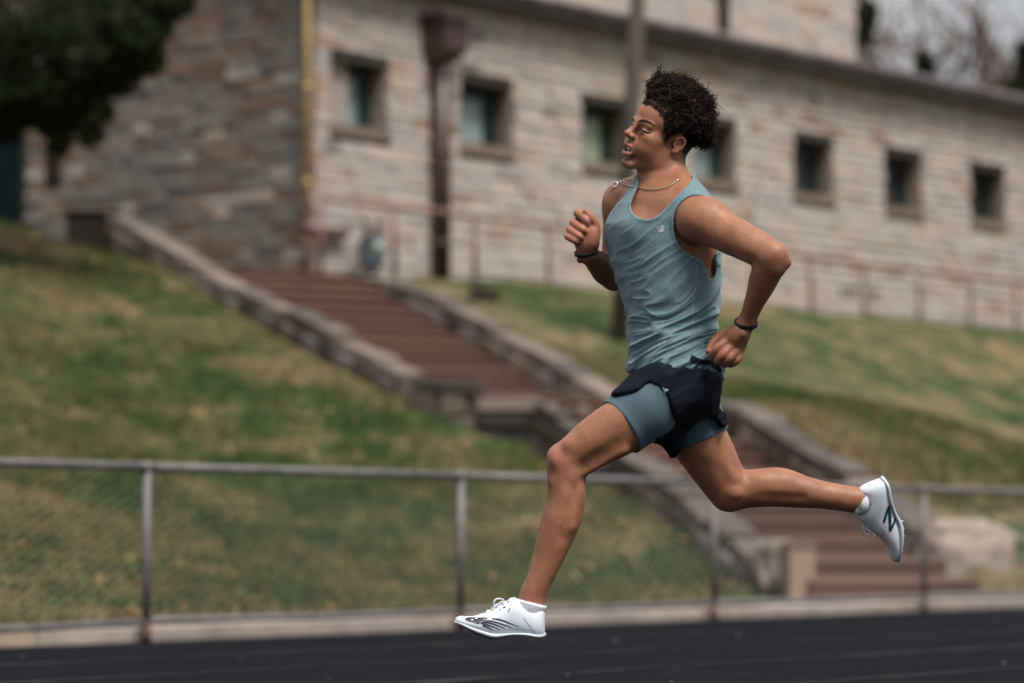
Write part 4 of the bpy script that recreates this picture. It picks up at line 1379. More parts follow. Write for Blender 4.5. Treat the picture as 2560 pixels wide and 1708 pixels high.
V, Q = BODY
h = loc_head(V)
al = np.abs(h[:, 1])
hm = np.stack([h[:, 0], al, h[:, 2]], 1)
dl = np.minimum.reduce([seg_dist(hm, (87, 25, -55), (101, 13, -45.5)), seg_dist(hm, (101, 13, -45.5), (107, 0, -43.5)),
                        seg_dist(hm, (87, 25, -56), (98, 13, -67)), seg_dist(hm, (98, 13, -67), (102, 0, -69.5))])
inhead = (np.linalg.norm(h - np.array((10, 0, 10)), axis=1) < 150)
lips = (1 - sstep(dl, 5.5, 9.0)) * inhead * ((h[:, 2] > -78) & (h[:, 2] < -36))
nz = vnoise(h * 0.35, 3)
db = np.minimum(seg_dist(hm, (97, 13, 24), (92, 32, 30)), seg_dist(hm, (92, 32, 30), (79, 52, 25)))
brow = (1 - sstep(db + nz * .5 + np.clip((al - 38) / 10, 0, 1) * 1.2, 3.2, 6.0)) * 0.92 * inhead
dlash = seg_dist(hm, (95, 17, -0.5), (88, 47, -3))
lash = (1 - sstep(dlash, 2.2, 4.0)) * inhead * 0.95
HAIRP = [(96, 74), (84, 75), (70, 68), (60, 54), (54, 40), (48, 22), (41, 0), (35, -14), (22, -12), (18, 16), (8, 34), (-14, 34), (-26, 12), (-30, -22),
         (-46, -52), (-60, -66), (-130, -60), (-130, 170), (96, 170)]
hs = poly_sd(HAIRP, h[:, 0], h[:, 2])
hair = (1 - sstep(hs + nz * 4, -11, 4)) * inhead * (h[:, 2] > -75)
ears = sstep(al, 77, 80) * inhead * (h[:, 0] > -25) * (h[:, 0] < 20) * (h[:, 2] < 34)
hair = hair * (1 - ears)
stub = (1 - sstep(np.abs(h[:, 0] - 102) + np.abs(h[:, 2] + 33) * 2, 6, 16)) * .25 * inhead   # moustache shade
beard = (1 - sstep(np.linalg.norm(h - np.array((95, 0, -86)), axis=1), 10, 22)) * .18 * inhead
dark = np.clip(np.maximum.reduce([hair, stub, beard]), 0, 1)
# redder skin: palms, fists, knees, nose and ears
fl = np.zeros(len(V))
def flush(p, r, w):
    global fl
    fl = np.maximum(fl, w * (1 - sstep(np.linalg.norm(V - p, axis=1), r * .3, r)))
flush(W(1460, 575, .03), .075, 1.0); flush(W(1805, 890, -.18), .06, .6)
flush(W(1390, 1150, -.13), .075, .75); flush(W(1820, 1250, .08), .07, .5); flush(W(1700, 370, -.09), .04, .7)
flush(H(112, 0, -16), .03, .7); flush(ELL, .05, .4); flush(H(80, 45, -20), .035, .25)
mouth_in = ((np.abs(h[:, 1]) < 17) & (np.abs(h[:, 2] + 56) < 5.0) & (h[:, 0] > 75) & (h[:, 0] < 99) & inhead).astype(float)

BASE = tuple(P(1660, 1690, RUN_Y)[:2]) + (0.0,)
def skin_material():
    t = NT('skin')
    a = t.attr('mask')
    sep = t.node('ShaderNodeSeparateColor')
    t.link(a.outputs['Color'], sep.inputs['Color'])
    v = t.coord()
    n1 = t.noise(14, v, 6)
    n2 = t.noise(260, v, 3)
    base = t.ramp(n1, [(0.3, (.27, .112, .058)), (0.7, (.40, .178, .094))])
    base = t.mix(t.math('MULTIPLY', n2, 0.40), base, (.17, .065, .034))
    n3 = t.noise(34, v, 5, .65)
    base = t.mix(t.ramp(n3, [(.42, (0, 0, 0)), (.72, (.55, .55, .55))]), base, (.21, .072, .040))
    n4 = t.noise(620, v, 2, .6)
    base = t.mix(t.math('MULTIPLY', t.ramp(n4, [(.58, (0, 0, 0)), (.68, (1, 1, 1))]), .45), base, (.10, .036, .020))
    base = t.mix(t.math('MULTIPLY', sep.outputs['Blue'], 0.6), base, (.40, .145, .098))
    base = t.mix(t.math('MULTIPLY', sep.outputs['Red'], 0.9), base, (.36, .125, .115))
    fine = t.noise(420, v, 2)
    hf = t.math('MULTIPLY', sep.outputs['Green'], t.math('ADD', t.math('MULTIPLY', fine, 0.8), 0.62), True)
    base = t.mix(hf, base, (.010, .007, .006))
    base = t.mix(a.outputs['Alpha'], base, (.02, .006, .006))
    t.set(base, t.math('ADD', t.math('MULTIPLY', n3, .35), .33), 0.38)
    t.b.inputs['Subsurface Weight'].default_value = 0.08
    t.b.inputs['Subsurface Radius'].default_value = (0.012, 0.005, 0.003)
    t.b.inputs['Subsurface Scale'].default_value = 0.5
    t.b.inputs['Sheen Weight'].default_value = 0.05
    t.bump(t.mix(0.5, n2, fine), 0.35, 0.0018)
    return t.mat
SKIN = skin_material()
person = mesh_obj('person', V, Q, SKIN, None, BASE, True)
ca = person.data.color_attributes.new('mask', 'FLOAT_COLOR', 'POINT')
ca.data.foreach_set('color', np.stack([lips, dark, fl, mouth_in], 1).astype(np.float32).ravel())
tag(person, 'runner in blue singlet and navy shorts mid-stride above the track', 'person')

def fabric(name, c1, c2, scale, stretch=(1, 1, 1), rough=0.85, bump=0.15, sheen=0.2):
    t = NT(name)
    v = t.coord(stretch)
    n = t.noise(scale, v, 4, 0.7)
    n2 = t.noise(9, None, 3)
    c = t.ramp(n, [(0.32, c1), (0.68, c2)])
    c = t.mix(t.math('MULTIPLY', n2, 0.25), c, tuple(x * .7 for x in c1))
    t.set(c, rough, 0.2)
    t.b.inputs['Sheen Weight'].default_value = sheen
    t.b.inputs['Sheen Roughness'].default_value = 0.5
    t.bump(n, bump, 0.0015)
    return t.mat
M_SING = fabric('singlet_fabric', (.088, .158, .180), (.178, .270, .295), 260, (.35, .35, 1.6))
M_NAVY = fabric('navy_fabric', (.0025, .0042, .0095), (.0045, .0075, .016), 300, sheen=.0)
M_GREY = fabric('grey_lycra', (.066, .105, .130), (.080, .122, .148), 500, rough=.6, bump=.05, sheen=.08)
M_BLACK = simple('black_rubber', (.012, .012, .014), .5, .2, 30, .1)
M_WHITE = simple('white_print', (.72, .72, .74), .6, .05, 30, 0)
M_REFL = simple('silver_print', (.42, .47, .49), .45, .08, 30, 0)

def normals_of(o):
    n = np.empty(len(o.data.vertices) * 3); o.data.vertices.foreach_get('normal', n)
    return n.reshape(-1, 3)
def displace(o, amount):
    me = o.data
    co = np.empty(len(me.vertices) * 3); me.vertices.foreach_get('co', co)
    co = co.reshape(-1, 3) + normals_of(o) * amount[:, None]
    me.vertices.foreach_set('co', co.ravel()); me.update()

# ---- singlet
s = F.sub((W(1470, 500, 0)[0], RUN_Y - .26, W(1600, 965, 0)[2]), (W(1850, 500, 0)[0], RUN_Y + .26, W(1600, 430, 0)[2]))
sl, X, Y, Z = s
S = Field((X.min(), Y.min(), Z.min()), (X.max(), Y.max(), Z.max()), VOX)
S.n = np.array(TORSO_ONLY[sl].shape)
th = np.interp(Z, TZ, TT); cx = np.interp(Z, TZ, TX)
la = np.sin(th) * (X - cx) - np.cos(th) * (Y - RUN_Y)
fr = -np.cos(th) * (X - cx) - np.sin(th) * (Y - RUN_Y)
flare = 0.003 + 0.004 * sstep(np.interp(Z, TZ, np.arange(len(TZ))), 5, 2)
e = smin(TORSO_ONLY[sl] - 0.0065, loft(X, Y, Z, flare), 0.02)
# the back hangs loose
e = smin(e, np.sqrt(((X - W(1772, 735, 0)[0]) / 1.0) ** 2 + ((Y - RUN_Y) / 2.2) ** 2 + ((Z - W(1772, 735, 0)[2]) / 1.6) ** 2) - rad(30), .02)
NECKP = smooth_poly([(1597, 452), (1590, 478), (1577, 513), (1584, 540), (1607, 554), (1634, 551), (1659, 530), (1688, 500), (1718, 468), (1728, 440), (1700, 380), (1600, 380)])
nk = poly_sd(pxpoly(NECKP, -0.06), X[:, 0, 0][:, None], Z[0, 0, :][None, :])[:, None, :]
nk = np.maximum(nk, -(fr + 0.035))
NECKB = smooth_poly([(1600, 452), (1640, 462), (1690, 462), (1722, 452), (1728, 420), (1600, 420)])
nb = poly_sd(pxpoly(NECKB, 0.03), X[:, 0, 0][:, None], Z[0, 0, :][None, :])[:, None, :]
ARMN = smooth_poly([(1776, 498), (1748, 496), (1721, 498), (1697, 516), (1683, 545), (1682, 574), (1694, 613), (1722, 639), (1757, 660), (1770, 693), (1783, 694), (1792, 674), (1789, 640), (1800, 620), (1850, 560), (1850, 480)])
an = poly_sd(pxpoly(ARMN, -0.12), X[:, 0, 0][:, None], Z[0, 0, :][None, :])[:, None, :]
an = np.maximum(an, -(la - 0.01))
ARMF = smooth_poly([(1597, 450), (1570, 483), (1544, 513), (1519, 545), (1500, 600), (1480, 620), (1480, 430), (1560, 420)])
af = poly_sd(pxpoly(ARMF, 0.08), X[:, 0, 0][:, None], Z[0, 0, :][None, :])[:, None, :]
af = np.maximum(af, la + 0.03)
hole = np.minimum(np.minimum(nk, nb), np.minimum(an, af))
e = e - 0.0014 * (1 - sstep(hole, 0.008, 0.0095))          # hemmed edge
e = smax(e, -hole, 0.002)
hem = W(1690, 938, 0)[2] + 0.010 * np.sin((X - W(1690, 932, 0)[0]) * 38) - 0.06 * (X - W(1690, 0, 0)[0]) * 0
e = smax(e, (hem - Z) + 0 * X + 0 * Y, 0.003)
S.d = np.broadcast_to(e, tuple(S.n)).astype(np.float32)
SV, SQ = S.mesh()
SV = relax(SV, SQ, np.ones(len(SV)), 3)
singlet = mesh_obj('singlet', SV, SQ, M_SING, person, BASE, True)
singlet['label'] = 'heathered light blue sleeveless running top, creased at the waist'
w = vnoise(SV * np.array((9, 9, 9)), 5) * .05
a_ = R(28)
sv = SV[:, 0] * math.cos(a_) + SV[:, 2] * math.sin(a_) + w
tv = -SV[:, 0] * math.sin(a_) + SV[:, 2] * math.cos(a_) + vnoise(SV * 7, 8) * .035
n1 = vnoise(np.stack([sv * 5, tv * 34, SV[:, 1] * 7], 1), 11)
n2 = vnoise(np.stack([sv * 11, tv * 70, SV[:, 1] * 15], 1), 12)
n3 = vnoise(np.stack([SV[:, 0] * 22 + SV[:, 2] * 14, SV[:, 1] * 20, SV[:, 2] * 30 - SV[:, 0] * 10], 1), 13)
zr = W(1690, 560, 0)[2]; zb = W(1690, 930, 0)[2]
low = sstep(SV[:, 2], zr, zb)
side = sstep(SV[:, 0], W(1700, 0, 0)[0], W(1790, 0, 0)[0])
amp = .0014 * sstep(SV[:, 2], W(1690, 540, 0)[2], W(1690, 590, 0)[2]) + .0062 * low + .002 * side * low
rdg = lambda q: (1 - np.abs(q)) ** 3 * 1.6 - .45
mid_ = sstep(SV[:, 2], W(1690, 600, 0)[2], W(1690, 700, 0)[2])
displace(singlet, (amp * .85 + .0003 * mid_) * (1.15 * rdg(n1) + .6 * rdg(n2) + .35 * n3))

# ---- shorts
def tube_d(X, Y, Z, pts, grow):
    d = None
    for (a, ra), (b, rb) in zip(pts[:-1], pts[1:]):
        ab = b - a; L2 = ab @ ab
        t = np.clip(((X - a[0]) * ab[0] + (Y - a[1]) * ab[1] + (Z - a[2]) * ab[2]) / L2, 0, 1)
        q = np.sqrt((X - a[0] - t * ab[0]) ** 2 + (Y - a[1] - t * ab[1]) ** 2 + (Z - a[2] - t * ab[2]) ** 2) - (ra + (rb - ra) * t) - grow
        d = q if d is None else smin(d, q, .01)
    return d
NEAR = [C(1660, 975, 80, -.085), C(1612, 1022, 78, -.095), C(1552, 1068, 69, -.105), C(1492, 1104, 62, -.11)]
FAR = [C(1700, 990, 80, .085), C(1724, 1046, 78, .09), C(1750, 1102, 71, .095), C(1785, 1163, 62, .10)]
G = Field((W(1480, 0, 0)[0], RUN_Y - .27, W(1600, 1165, 0)[2]), (W(1850, 0, 0)[0], RUN_Y + .27, W(1600, 885, 0)[2]), .0027)
_, X, Y, Z = G.sub(G.lo, G.lo + (G.n - 1) * G.vox)
X2, Z2 = X[:, 0, 0][:, None], Z[0, 0, :][None, :]
bodyg = loft(X, Y, Z, .006)
# grey inner shorts: tight tubes with clean hems square to each thigh
def cut(X, Y, Z, p, n):
    n = np.array(n, float); n /= np.linalg.norm(n)
    return (X - p[0]) * n[0] + (Y - p[1]) * n[1] + (Z - p[2]) * n[2]
dn = W(1492, 1104, -.11) - W(1612, 1022, -.095)
hemn = cut(X, Y, Z, W(1551, 1070, -.105), dn + np.array((0, -.03, 0)))
e1 = smax(tube_d(X, Y, Z, NEAR, .0042), hemn, .002)
df = W(1785, 1163, .10) - W(1724, 1046, .09)
hemf = cut(X, Y, Z, W(1751, 1100, .095), df + np.array((.0, 0, -.02)))
e2 = smax(tube_d(X, Y, Z, FAR, .0042), hemf, .002)
e = np.minimum(e1, e2)
G.d = smax(e, Z - W(1600, 940, 0)[2] + 0 * X + 0 * Y, .003).astype(np.float32)
GV, GQ = G.mesh()
inner = mesh_obj('inner_shorts', GV, GQ, M_GREY, person, BASE, True)
inner['label'] = 'tight grey inner shorts showing below the navy pair'
# navy outer shorts, loose, split at the side
NP = [(1575, 944), (1556, 962), (1534, 984), (1539, 991), (1588, 979), (1618, 960), (1644, 972), (1667, 997), (1680, 1034), (1690, 1060), (1664, 1086), (1637, 1101),
      (1657, 1106), (1683, 1143), (1706, 1112), (1724, 1078), (1744, 1050), (1786, 1038), (1812, 1064), (1823, 1050), (1817, 1034), (1794, 1008), (1800, 985), (1800, 950), (1796, 936), (1750, 930), (1690, 922), (1640, 917), (1605, 927)]
npd = poly_sd(pxpoly(smooth_poly(NP, 3), -0.06), X2, Z2)[:, None, :]
flap = tube_d(X, Y, Z, [C(1640, 974, 76, -.085), C(1594, 1022, 79, -.10), C(1545, 1060, 76, -.11)], .0)
e = smin(loft(X, Y, Z, .009), tube_d(X, Y, Z, NEAR, .0085), .02)
e = smin(e, tube_d(X, Y, Z, [C(1700, 990, 84, .085), C(1735, 1046, 88, .09), C(1765, 1085, 84, .09)], .004), .02)
e = smin(e, tube_d(X, Y, Z, [C(1680, 1040, 60, 0), C(1684, 1110, 42, .0)], .0), .03)
G2 = Field(G.lo, G.lo + (G.n - 1) * G.vox, .0027); G2.n = G.n
G2.d = smax(e, npd + 0 * Y, .003).astype(np.float32)
NV, NQ = G2.mesh()
NV = relax(NV, NQ, np.ones(len(NV)), 3)
shorts = mesh_obj('shorts', NV, NQ, M_NAVY, person, BASE, True)
shorts['label'] = 'loose navy running shorts with a split side hem'
wn1 = vnoise(np.stack([NV[:, 0] * 14 + NV[:, 2] * 8, NV[:, 1] * 10, NV[:, 2] * 18 - NV[:, 0] * 16], 1), 21)
wn2 = vnoise(NV * np.array((34, 30, 22)), 22)
wn3 = vnoise(np.stack([NV[:, 0] * 30 - NV[:, 2] * 40, NV[:, 1] * 14, NV[:, 2] * 10 + NV[:, 0] * 8], 1), 23)
displace(shorts, .006 * (1 - 2 * np.abs(wn1)) * .8 + .0015 * wn2 + .003 * (1 - 2 * np.abs(wn3)))

# ---- things printed or worn on surfaces: outlines laid onto the mesh below
def bvh_world(objs):
    v, f = [], []
    for o in objs:
        off = np.array(BASE); n0 = len(v)
        co = np.empty(len(o.data.vertices) * 3); o.data.vertices.foreach_get('co', co)
        co = co.reshape(-1, 3) + off
        v.extend(co.tolist())
        f.extend([tuple(i + n0 for i in p.vertices) for p in o.data.polygons])
    return BVHTree.FromPolygons(v, f)
CAMP = Vector((0, 0, CAM_H))
def decal(name, polys, bvh, mat, parent, lift=.0012, maxlen=.006, label=None):
    bm = bmesh.new()
    for poly in polys:
        vs = []
        for x, y in poly:
            vs.append(bm.verts.new((x, y, 0)))
        try: bm.faces.new(vs)
        except Exception: continue
    bmesh.ops.triangulate(bm, faces=list(bm.faces))
    for _ in range(3):
        ed = [e for e in bm.edges if e.calc_length() > maxlen * FPX / RUN_Y]
        if not ed: break
        bmesh.ops.subdivide_edges(bm, edges=ed, cuts=1)
        bmesh.ops.triangulate(bm, faces=list(bm.faces))
    last = RUN_Y
    bad = []
    for v in bm.verts:
        d = (P(v.co.x, v.co.y, RUN_Y) - CAMP).normalized()
        hit, nrm, _, _ = bvh.ray_cast(CAMP, d)
        if hit is None:
            bad.append(v); continue
        if nrm.dot(d) > 0: nrm = -nrm
        v.co = hit + nrm * lift - Vector(BASE)
    bmesh.ops.delete(bm, geom=bad, context='VERTS')
    me = bpy.data.meshes.new(name); bm.to_mesh(me); bm.free()
    me.materials.append(mat)
    o = new_obj(name, me, parent)
    if label: o['label'] = label
    return o
def zpx(u, v, ox, oy, sc): return (ox + u / sc, oy + v / sc)
def stroke(pts, w):
    """thin band along a polyline, pixel space; w is one width or one for each point"""
    pts = [np.array(p, float) for p in pts]
    w = w if isinstance(w, (list, tuple)) else [w] * len(pts)
    L, Rr = [], []
    for i, p in enumerate(pts):
        t = pts[min(i + 1, len(pts) - 1)] - pts[max(i - 1, 0)]
        t = t / (np.linalg.norm(t) + 1e-9); n = np.array((-t[1], t[0]))
        L.append(tuple(p + n * w[i] / 2)); Rr.append(tuple(p - n * w[i] / 2))
    return [[L[i], L[i + 1], Rr[i + 1], Rr[i]] for i in range(len(pts) - 1)]

# brows, lash lines and nails laid on the skin
def plain(name, c, rough=.9, spec=.1):
    t = NT(name); n = t.noise(300, None, 3)
    return t.set(t.ramp(n, [(.3, tuple(x * .7 for x in c)), (.7, c)]), rough, spec)
M_BROW = plain('brow_hair', (.030, .016, .011)); M_LASH = plain('lash', (.008, .005, .005)); M_NAIL = plain('nail', (.42, .20, .16), .35, .5)
bp = bvh_world([person])
z1 = lambda u, v: zpx(u, v, 1500, 150, 4.3556)
decal('eyebrow', stroke([z1(428, 668), z1(462, 660), z1(505, 668), z1(555, 690), z1(600, 722)], [3.0, 6.2, 6.0, 4.2, 1.6]), bp, M_BROW, person, .0012, .003)
decal('eyebrow', stroke([z1(352, 632), z1(362, 655)], [1.5, 3.0]), bp, M_BROW, person, .0012, .003)
decal('eyelashes', stroke([z1(440, 745), z1(462, 768), z1(490, 785), z1(525, 795), z1(562, 792)], [1.6, 2.8, 3.6, 3.4, 1.6]), bp, M_LASH, person, .0012, .003)
decal('eyelashes', stroke([z1(332, 690), z1(352, 705), z1(372, 706)], [2.0, 3.0, 1.6]), bp, M_LASH, person, .0012, .003)
decal('lid_crease', stroke([z1(455, 728), z1(490, 742), z1(530, 757), z1(570, 775)], [.6, 1.2, 1.2, .6]), bp, plain('lid_crease', (.12, .045, .028)), person, .0006, .003)
z7 = lambda u, v: zpx(u, v, 1720, 760, 8.71)
z6 = lambda u, v: zpx(u, v, 1400, 500, 6.53)
decal('nail', [[z7(405, 985), z7(440, 965), z7(470, 975), z7(455, 1020), z7(415, 1040), z7(395, 1020)]], bp, M_NAIL, person, .0008, .003)
decal('nail', [[z6(405, 325), z6(425, 308), z6(452, 320), z6(458, 355), z6(435, 375), z6(408, 360)]], bp, M_NAIL, person, .0008, .003)
bs = bvh_world([singlet])
z2 = lambda u, v: zpx(u, v, 1400, 420, 2.8)
# chest logo: slanted letters with three short bars running out of them
logo = [[z2(703, 412), z2(712, 404), z2(734, 404), z2(730, 422), z2(722, 426), z2(728, 432), z2(722, 446), z2(708, 452), z2(690, 450), z2(692, 443), z2(710, 443), z2(715, 434), z2(700, 431), z2(702, 423), z2(718, 422), z2(720, 412)]]
for i in range(4): logo += stroke([z2(668 + i * 5, 412 + i * 11), z2(700, 412 + i * 10)], 1.5)
decal('chest_logo', logo, bs, M_REFL, singlet)
seam = stroke([z2(962, 672), z2(958, 760), z2(944, 860), z2(932, 960), z2(928, 1060), z2(925, 1130)], .9)
decal('side_seam', seam, bs, M_REFL, singlet, .0004)
bn = bvh_world([shorts])
decal('hem_tag', [[zpx(1117, 340, 1300, 860, 3.1367), zpx(1163, 358, 1300, 860, 3.1367), zpx(1143, 386, 1300, 860, 3.1367)]], bn, M_REFL, shorts, .003)
# black zip pocket edge at the back waist
z7 = lambda u, v: zpx(u, v, 1720, 760, 8.71)
decal('pocket_trim', stroke([z7(60, 1180), z7(170, 1240), z7(330, 1270), z7(480, 1275), z7(600, 1330), z7(680, 1430), z7(690, 1500)], [14, 14, 12, 12, 13, 10, 8]), bs, M_NAVY, singlet, .0030)

# ---- shoe: lofted upper, moulded sole, spikes, laces
def interp(x, xs, ys): return float(np.interp(x, xs, ys))
SHX = [1362, 1357, 1349, 1335, 1318, 1300, 1284, 1268, 1250, 1230, 1208, 1186, 1166, 1152, 1143, 1138]
TOPY = [1534, 1520, 1515, 1517, 1511, 1501, 1494, 1502, 1512, 1522, 1533, 1540, 1541, 1540, 1543, 1548]
BOTY = [1588, 1591, 1592, 1591, 1588, 1587, 1587, 1588, 1589, 1588, 1582, 1575, 1567, 1562, 1560, 1559]
HW = [8, 22, 30, 34, 35, 35, 34, 34, 36, 39, 42, 42, 39, 33, 25, 14]
PXM = RUN_Y / FPX * .987
def shoe_ring(i, n=20):
    x = (1362 - SHX[i]) * PXM
    zt = (1600 - TOPY[i]) * PXM; zb = (1600 - BOTY[i]) * PXM; hw = HW[i] * PXM
    pts = []
    for k in range(n):
        a = 2 * math.pi * k / n
        cy, sz = math.cos(a), math.sin(a)
        y = hw * math.copysign(abs(cy) ** .75, cy)
        zc = zb + (zt - zb) * .38
        if sz >= 0:
            z = zc + (zt - zc) * abs(sz) ** .85
            y *= 1 - .22 * abs(sz) ** 2
        else: z = zc + (zb - zc) * abs(sz) ** .6
        pts.append((x, y, z))
    return pts
def cr_rings(rings, sub=3):
    out = []
    r = np.array(rings)
    for i in range(len(r) - 1):
        p0, p1, p2, p3 = r[max(i - 1, 0)], r[i], r[i + 1], r[min(i + 2, len(r) - 1)]
        for k in range(sub):
            t = k / sub
            out.append(.5 * (2 * p1 + (-p0 + p2) * t + (2 * p0 - 5 * p1 + 4 * p2 - p3) * t * t + (-p0 + 3 * p1 - 3 * p2 + p3) * t ** 3))
    out.append(r[-1])
    return out
def ring_mesh(rings):
    n = len(rings[0]); v = [tuple(p) for r in rings for p in r]; f = []
    for i in range(len(rings) - 1):
        for k in range(n):
            f.append((i * n + k, i * n + (k + 1) % n, (i + 1) * n + (k + 1) % n, (i + 1) * n + k))
    f.append(tuple(range(n - 1, -1, -1))); f.append(tuple((len(rings) - 1) * n + k for k in range(n)))
    return v, f
UP = ring_mesh(cr_rings([shoe_ring(i, 28) for i in range(len(SHX))], 3))
def sole_ring(i, n=16):
    x = (1362 - SHX[i]) * PXM
    zt = (1600 - BOTY[i] + 6) * PXM; hw = (HW[i] + 2.0) * PXM
    thick = interp(SHX[i], [1138, 1160, 1200, 1240, 1262, 1300, 1340, 1362], [5, 9, 12, 13, 8, 8, 9, 8]) * PXM
    pts = []
    for k in range(n):
        a = 2 * math.pi * k / n
        cy, sz = math.cos(a), math.sin(a)
        pts.append((x + (-.003 if i == 0 else .003 if i == len(SHX) - 1 else 0), hw * math.copysign(abs(cy) ** .35, cy), zt - thick / 2 + thick / 2 * math.copysign(abs(sz) ** .5, sz)))
    return pts
SO = ring_mesh(cr_rings([sole_ring(i) for i in range(len(SHX))], 3))

def white_mat():
    t = NT('shoe_mesh_white')
    v = t.coord()
    n = t.noise(6, v, 4); wv = t.noise(700, v, 2)
    c = t.ramp(n, [(0.3, (.53, .57, .64)), (0.62, (.63, .66, .70)), (0.75, (.50, .50, .50))])
    t.set(c, .6, .35); t.bump(wv, .25, .001)
    return t.mat
M_SHOE = white_mat()
M_SOLE = simple('sole_plastic', (.50, .56, .60), .35, .1, 20, .05)
M_SPIKE = simple('spike_steel', (.35, .33, .31), .35, .3, 60, 0, metal=.8)
M_INK = simple('dark_print', (.018, .014, .045), .45, .15, 30, 0)
M_TEAL = simple('teal_print', (.004, .035, .055), .4, .3, 30, 0)
M_BLUE = simple('faint_blue_print', (.22, .38, .52), .5, .2, 30, 0)

def place_shoe(Mx, mirror, lab):
    """Mx: 4x4 from shoe space (x heel to toe, y to the lens, z up) to world"""
    def tr(v):
        a = np.array(v); 
        if mirror: a = a * np.array((1, -1, 1))
        return np.array([list((Mx @ Vector(p))) for p in a])
    up = mesh_obj('shoe', tr(UP[0]), [tuple(reversed(q)) if mirror else q for q in UP[1]], M_SHOE, person, BASE, True)
    up['label'] = lab
    mesh_obj('sole', tr(SO[0]), [tuple(reversed(q)) if mirror else q for q in SO[1]], M_SOLE, up, BASE, True)
    rng = random.Random(3)
    for i in range(15):
        px = 1150 + i * 6.4; row = (-.55, .0, .55)[i % 3]
        zb = 1600 - interp(px, SHX[::-1], BOTY[::-1]) - interp(px, [1138, 1160, 1200, 1240, 1262], [0, 3, 6, 7, 2])
        yy = -row * interp(px, SHX[::-1], HW[::-1]) * PXM
        m = MB(); x = (1362 - px) * PXM
        p0 = tr([(x, yy, zb * PXM + .002), (x, yy, zb * PXM - .0065)])
        m.tube([p0[0], p0[1]], [.0042, .0016], 6)
        m.build('spike', M_SPIKE, up, BASE)
    # laces: criss-cross bars and a bow
    lac = MB()
    for j, px in enumerate((1276, 1262, 1248, 1234, 1220)):
        z = (1600 - interp(px, SHX[::-1], TOPY[::-1])) * PXM; x = (1362 - px) * PXM
        pts = [(x + .006 * k, .020 * k, z + .001 - abs(k) * .007) for k in (-1, -.5, 0, .5, 1)]
        lac.tube(tr(pts), .0022, 6)
    x0 = (1362 - 1262) * PXM; z0 = (1600 - 1503) * PXM
    for sgn in (1, -1):
        loop = [(x0 + .002 + .020 * math.sin(t * math.pi) + .014 * t, sgn * (.004 + .012 * math.sin(t * math.pi * .9)), z0 + .003 - .012 * t + .006 * math.sin(t * 2 * math.pi)) for t in np.linspace(0, 1, 8)]
        lac.tube(tr(loop), .002, 6)
        end = [(x0 + .004 + .03 * t, sgn * (.006 + .02 * t), z0 - .018 * t) for t in np.linspace(0, 1, 5)]
        lac.tube(tr(end), .0018, 6)
    lac.build('laces', M_SHOE, up, BASE, True)
    # rolled sock edge round the ankle
    return up
def shoe_frame(heel, toe_dir, up_dir):
    x = Vector(toe_dir).normalized(); z = Vector(up_dir); z = (z - x * z.dot(x)).normalized(); y = z.cross(x)
    M = Matrix.Identity(4)
    for i in range(3):
        M[i][0], M[i][1], M[i][2], M[i][3] = x[i], y[i], z[i], heel[i]
    return M
MF = shoe_frame(W(1362, 1600, -.115), (-1, -.04, 0), (0, 0, 1))
shoe_f = place_shoe(MF, False, 'white spiked shoe on the leading foot')
hb = W(2219, 1191, .085); tb = W(2283, 1384, .165)
dirb = tb - hb
MBk = shoe_frame(hb, tuple(dirb), tuple(W(2190, 1252, .10) - W(2242, 1252, .10) + np.array((0, -0.006, 0))))
shoe_b = place_shoe(MBk, True, 'white spiked shoe on the trailing foot')

# socks: short cuffs rising out of the collars
M_SOCK = simple('white_sock', (.70, .73, .78), .9, .06, 60, .3)
def cuff(pts, rads, parent):
    m = MB(); m.tube([W(*p) for p in pts], [rad(r) for r in rads], 24)
    o = m.build('sock', M_SOCK, parent, BASE, True); return o
cuff([(1318, 1548, -.112), (1323, 1530, -.112), (1328, 1513, -.112), (1330, 1506, -.112), (1329, 1509, -.112)], [28, 32, 37.5, 37.5, 32], person)
cuff([(2186, 1262, .10), (2172, 1259, .10), (2157, 1256, .10), (2151, 1254, .10), (2154, 1254, .10)], [24, 28, 34, 35.5, 31], person)

# prints on the shoes
z4 = lambda u, v: zpx(u, v, 1100, 1450, 7.344)
bf = bvh_world([shoe_f])
big = [[z4(*p) for p in [(460, 735), (480, 700), (560, 690), (700, 695), (780, 700), (800, 720), (770, 745), (740, 775), (715, 810), (660, 795), (600, 780), (520, 765)]]]
pr = stroke([z4(760, 700), z4(870, 708)], 2.6) + stroke([z4(960, 712), z4(1080, 725), z4(1200, 760), z4(1330, 815), z4(1440, 860)], [3, 3.4, 3, 2.2, 1.2])
pr += stroke([z4(780, 740), z4(900, 752), z4(1020, 775), z4(1150, 815), z4(1260, 850), z4(1340, 885)], [3.4, 3.6, 3.2, 2.8, 2, 1])
pr += stroke([z4(760, 765), z4(880, 785), z4(1000, 815), z4(1110, 855), z4(1210, 895)], [3.2, 3.2, 3, 2.2, 1])
pr += stroke([z4(740, 790), z4(860, 820), z4(980, 860), z4(1110, 915)], [3, 3, 2.6, 1])
pr += stroke([z4(785, 830), z4(880, 870), z4(1000, 935)], [3.4, 3, 1])
decal('stripe_print', big + pr, bf, M_INK, shoe_f)
decal('letter_gap', [[z4(*p) for p in [(640, 712), (690, 706), (700, 722), (655, 730)]], [z4(*p) for p in [(565, 738), (610, 730), (620, 746), (575, 752)]]], bf, M_SHOE, shoe_f, .0024)
dash = []
for i in range(9): dash += stroke([z4(1290 + i * 42, 745 + i * 24), z4(1315 + i * 42, 733 + i * 24)], 1.2)
for i in range(7): dash += stroke([z4(1380 + i * 36, 905 + i * 11), z4(1402 + i * 36, 880 + i * 11)], 1.3)
decal('dash_print', dash, bf, M_BLUE, shoe_f)
word = []
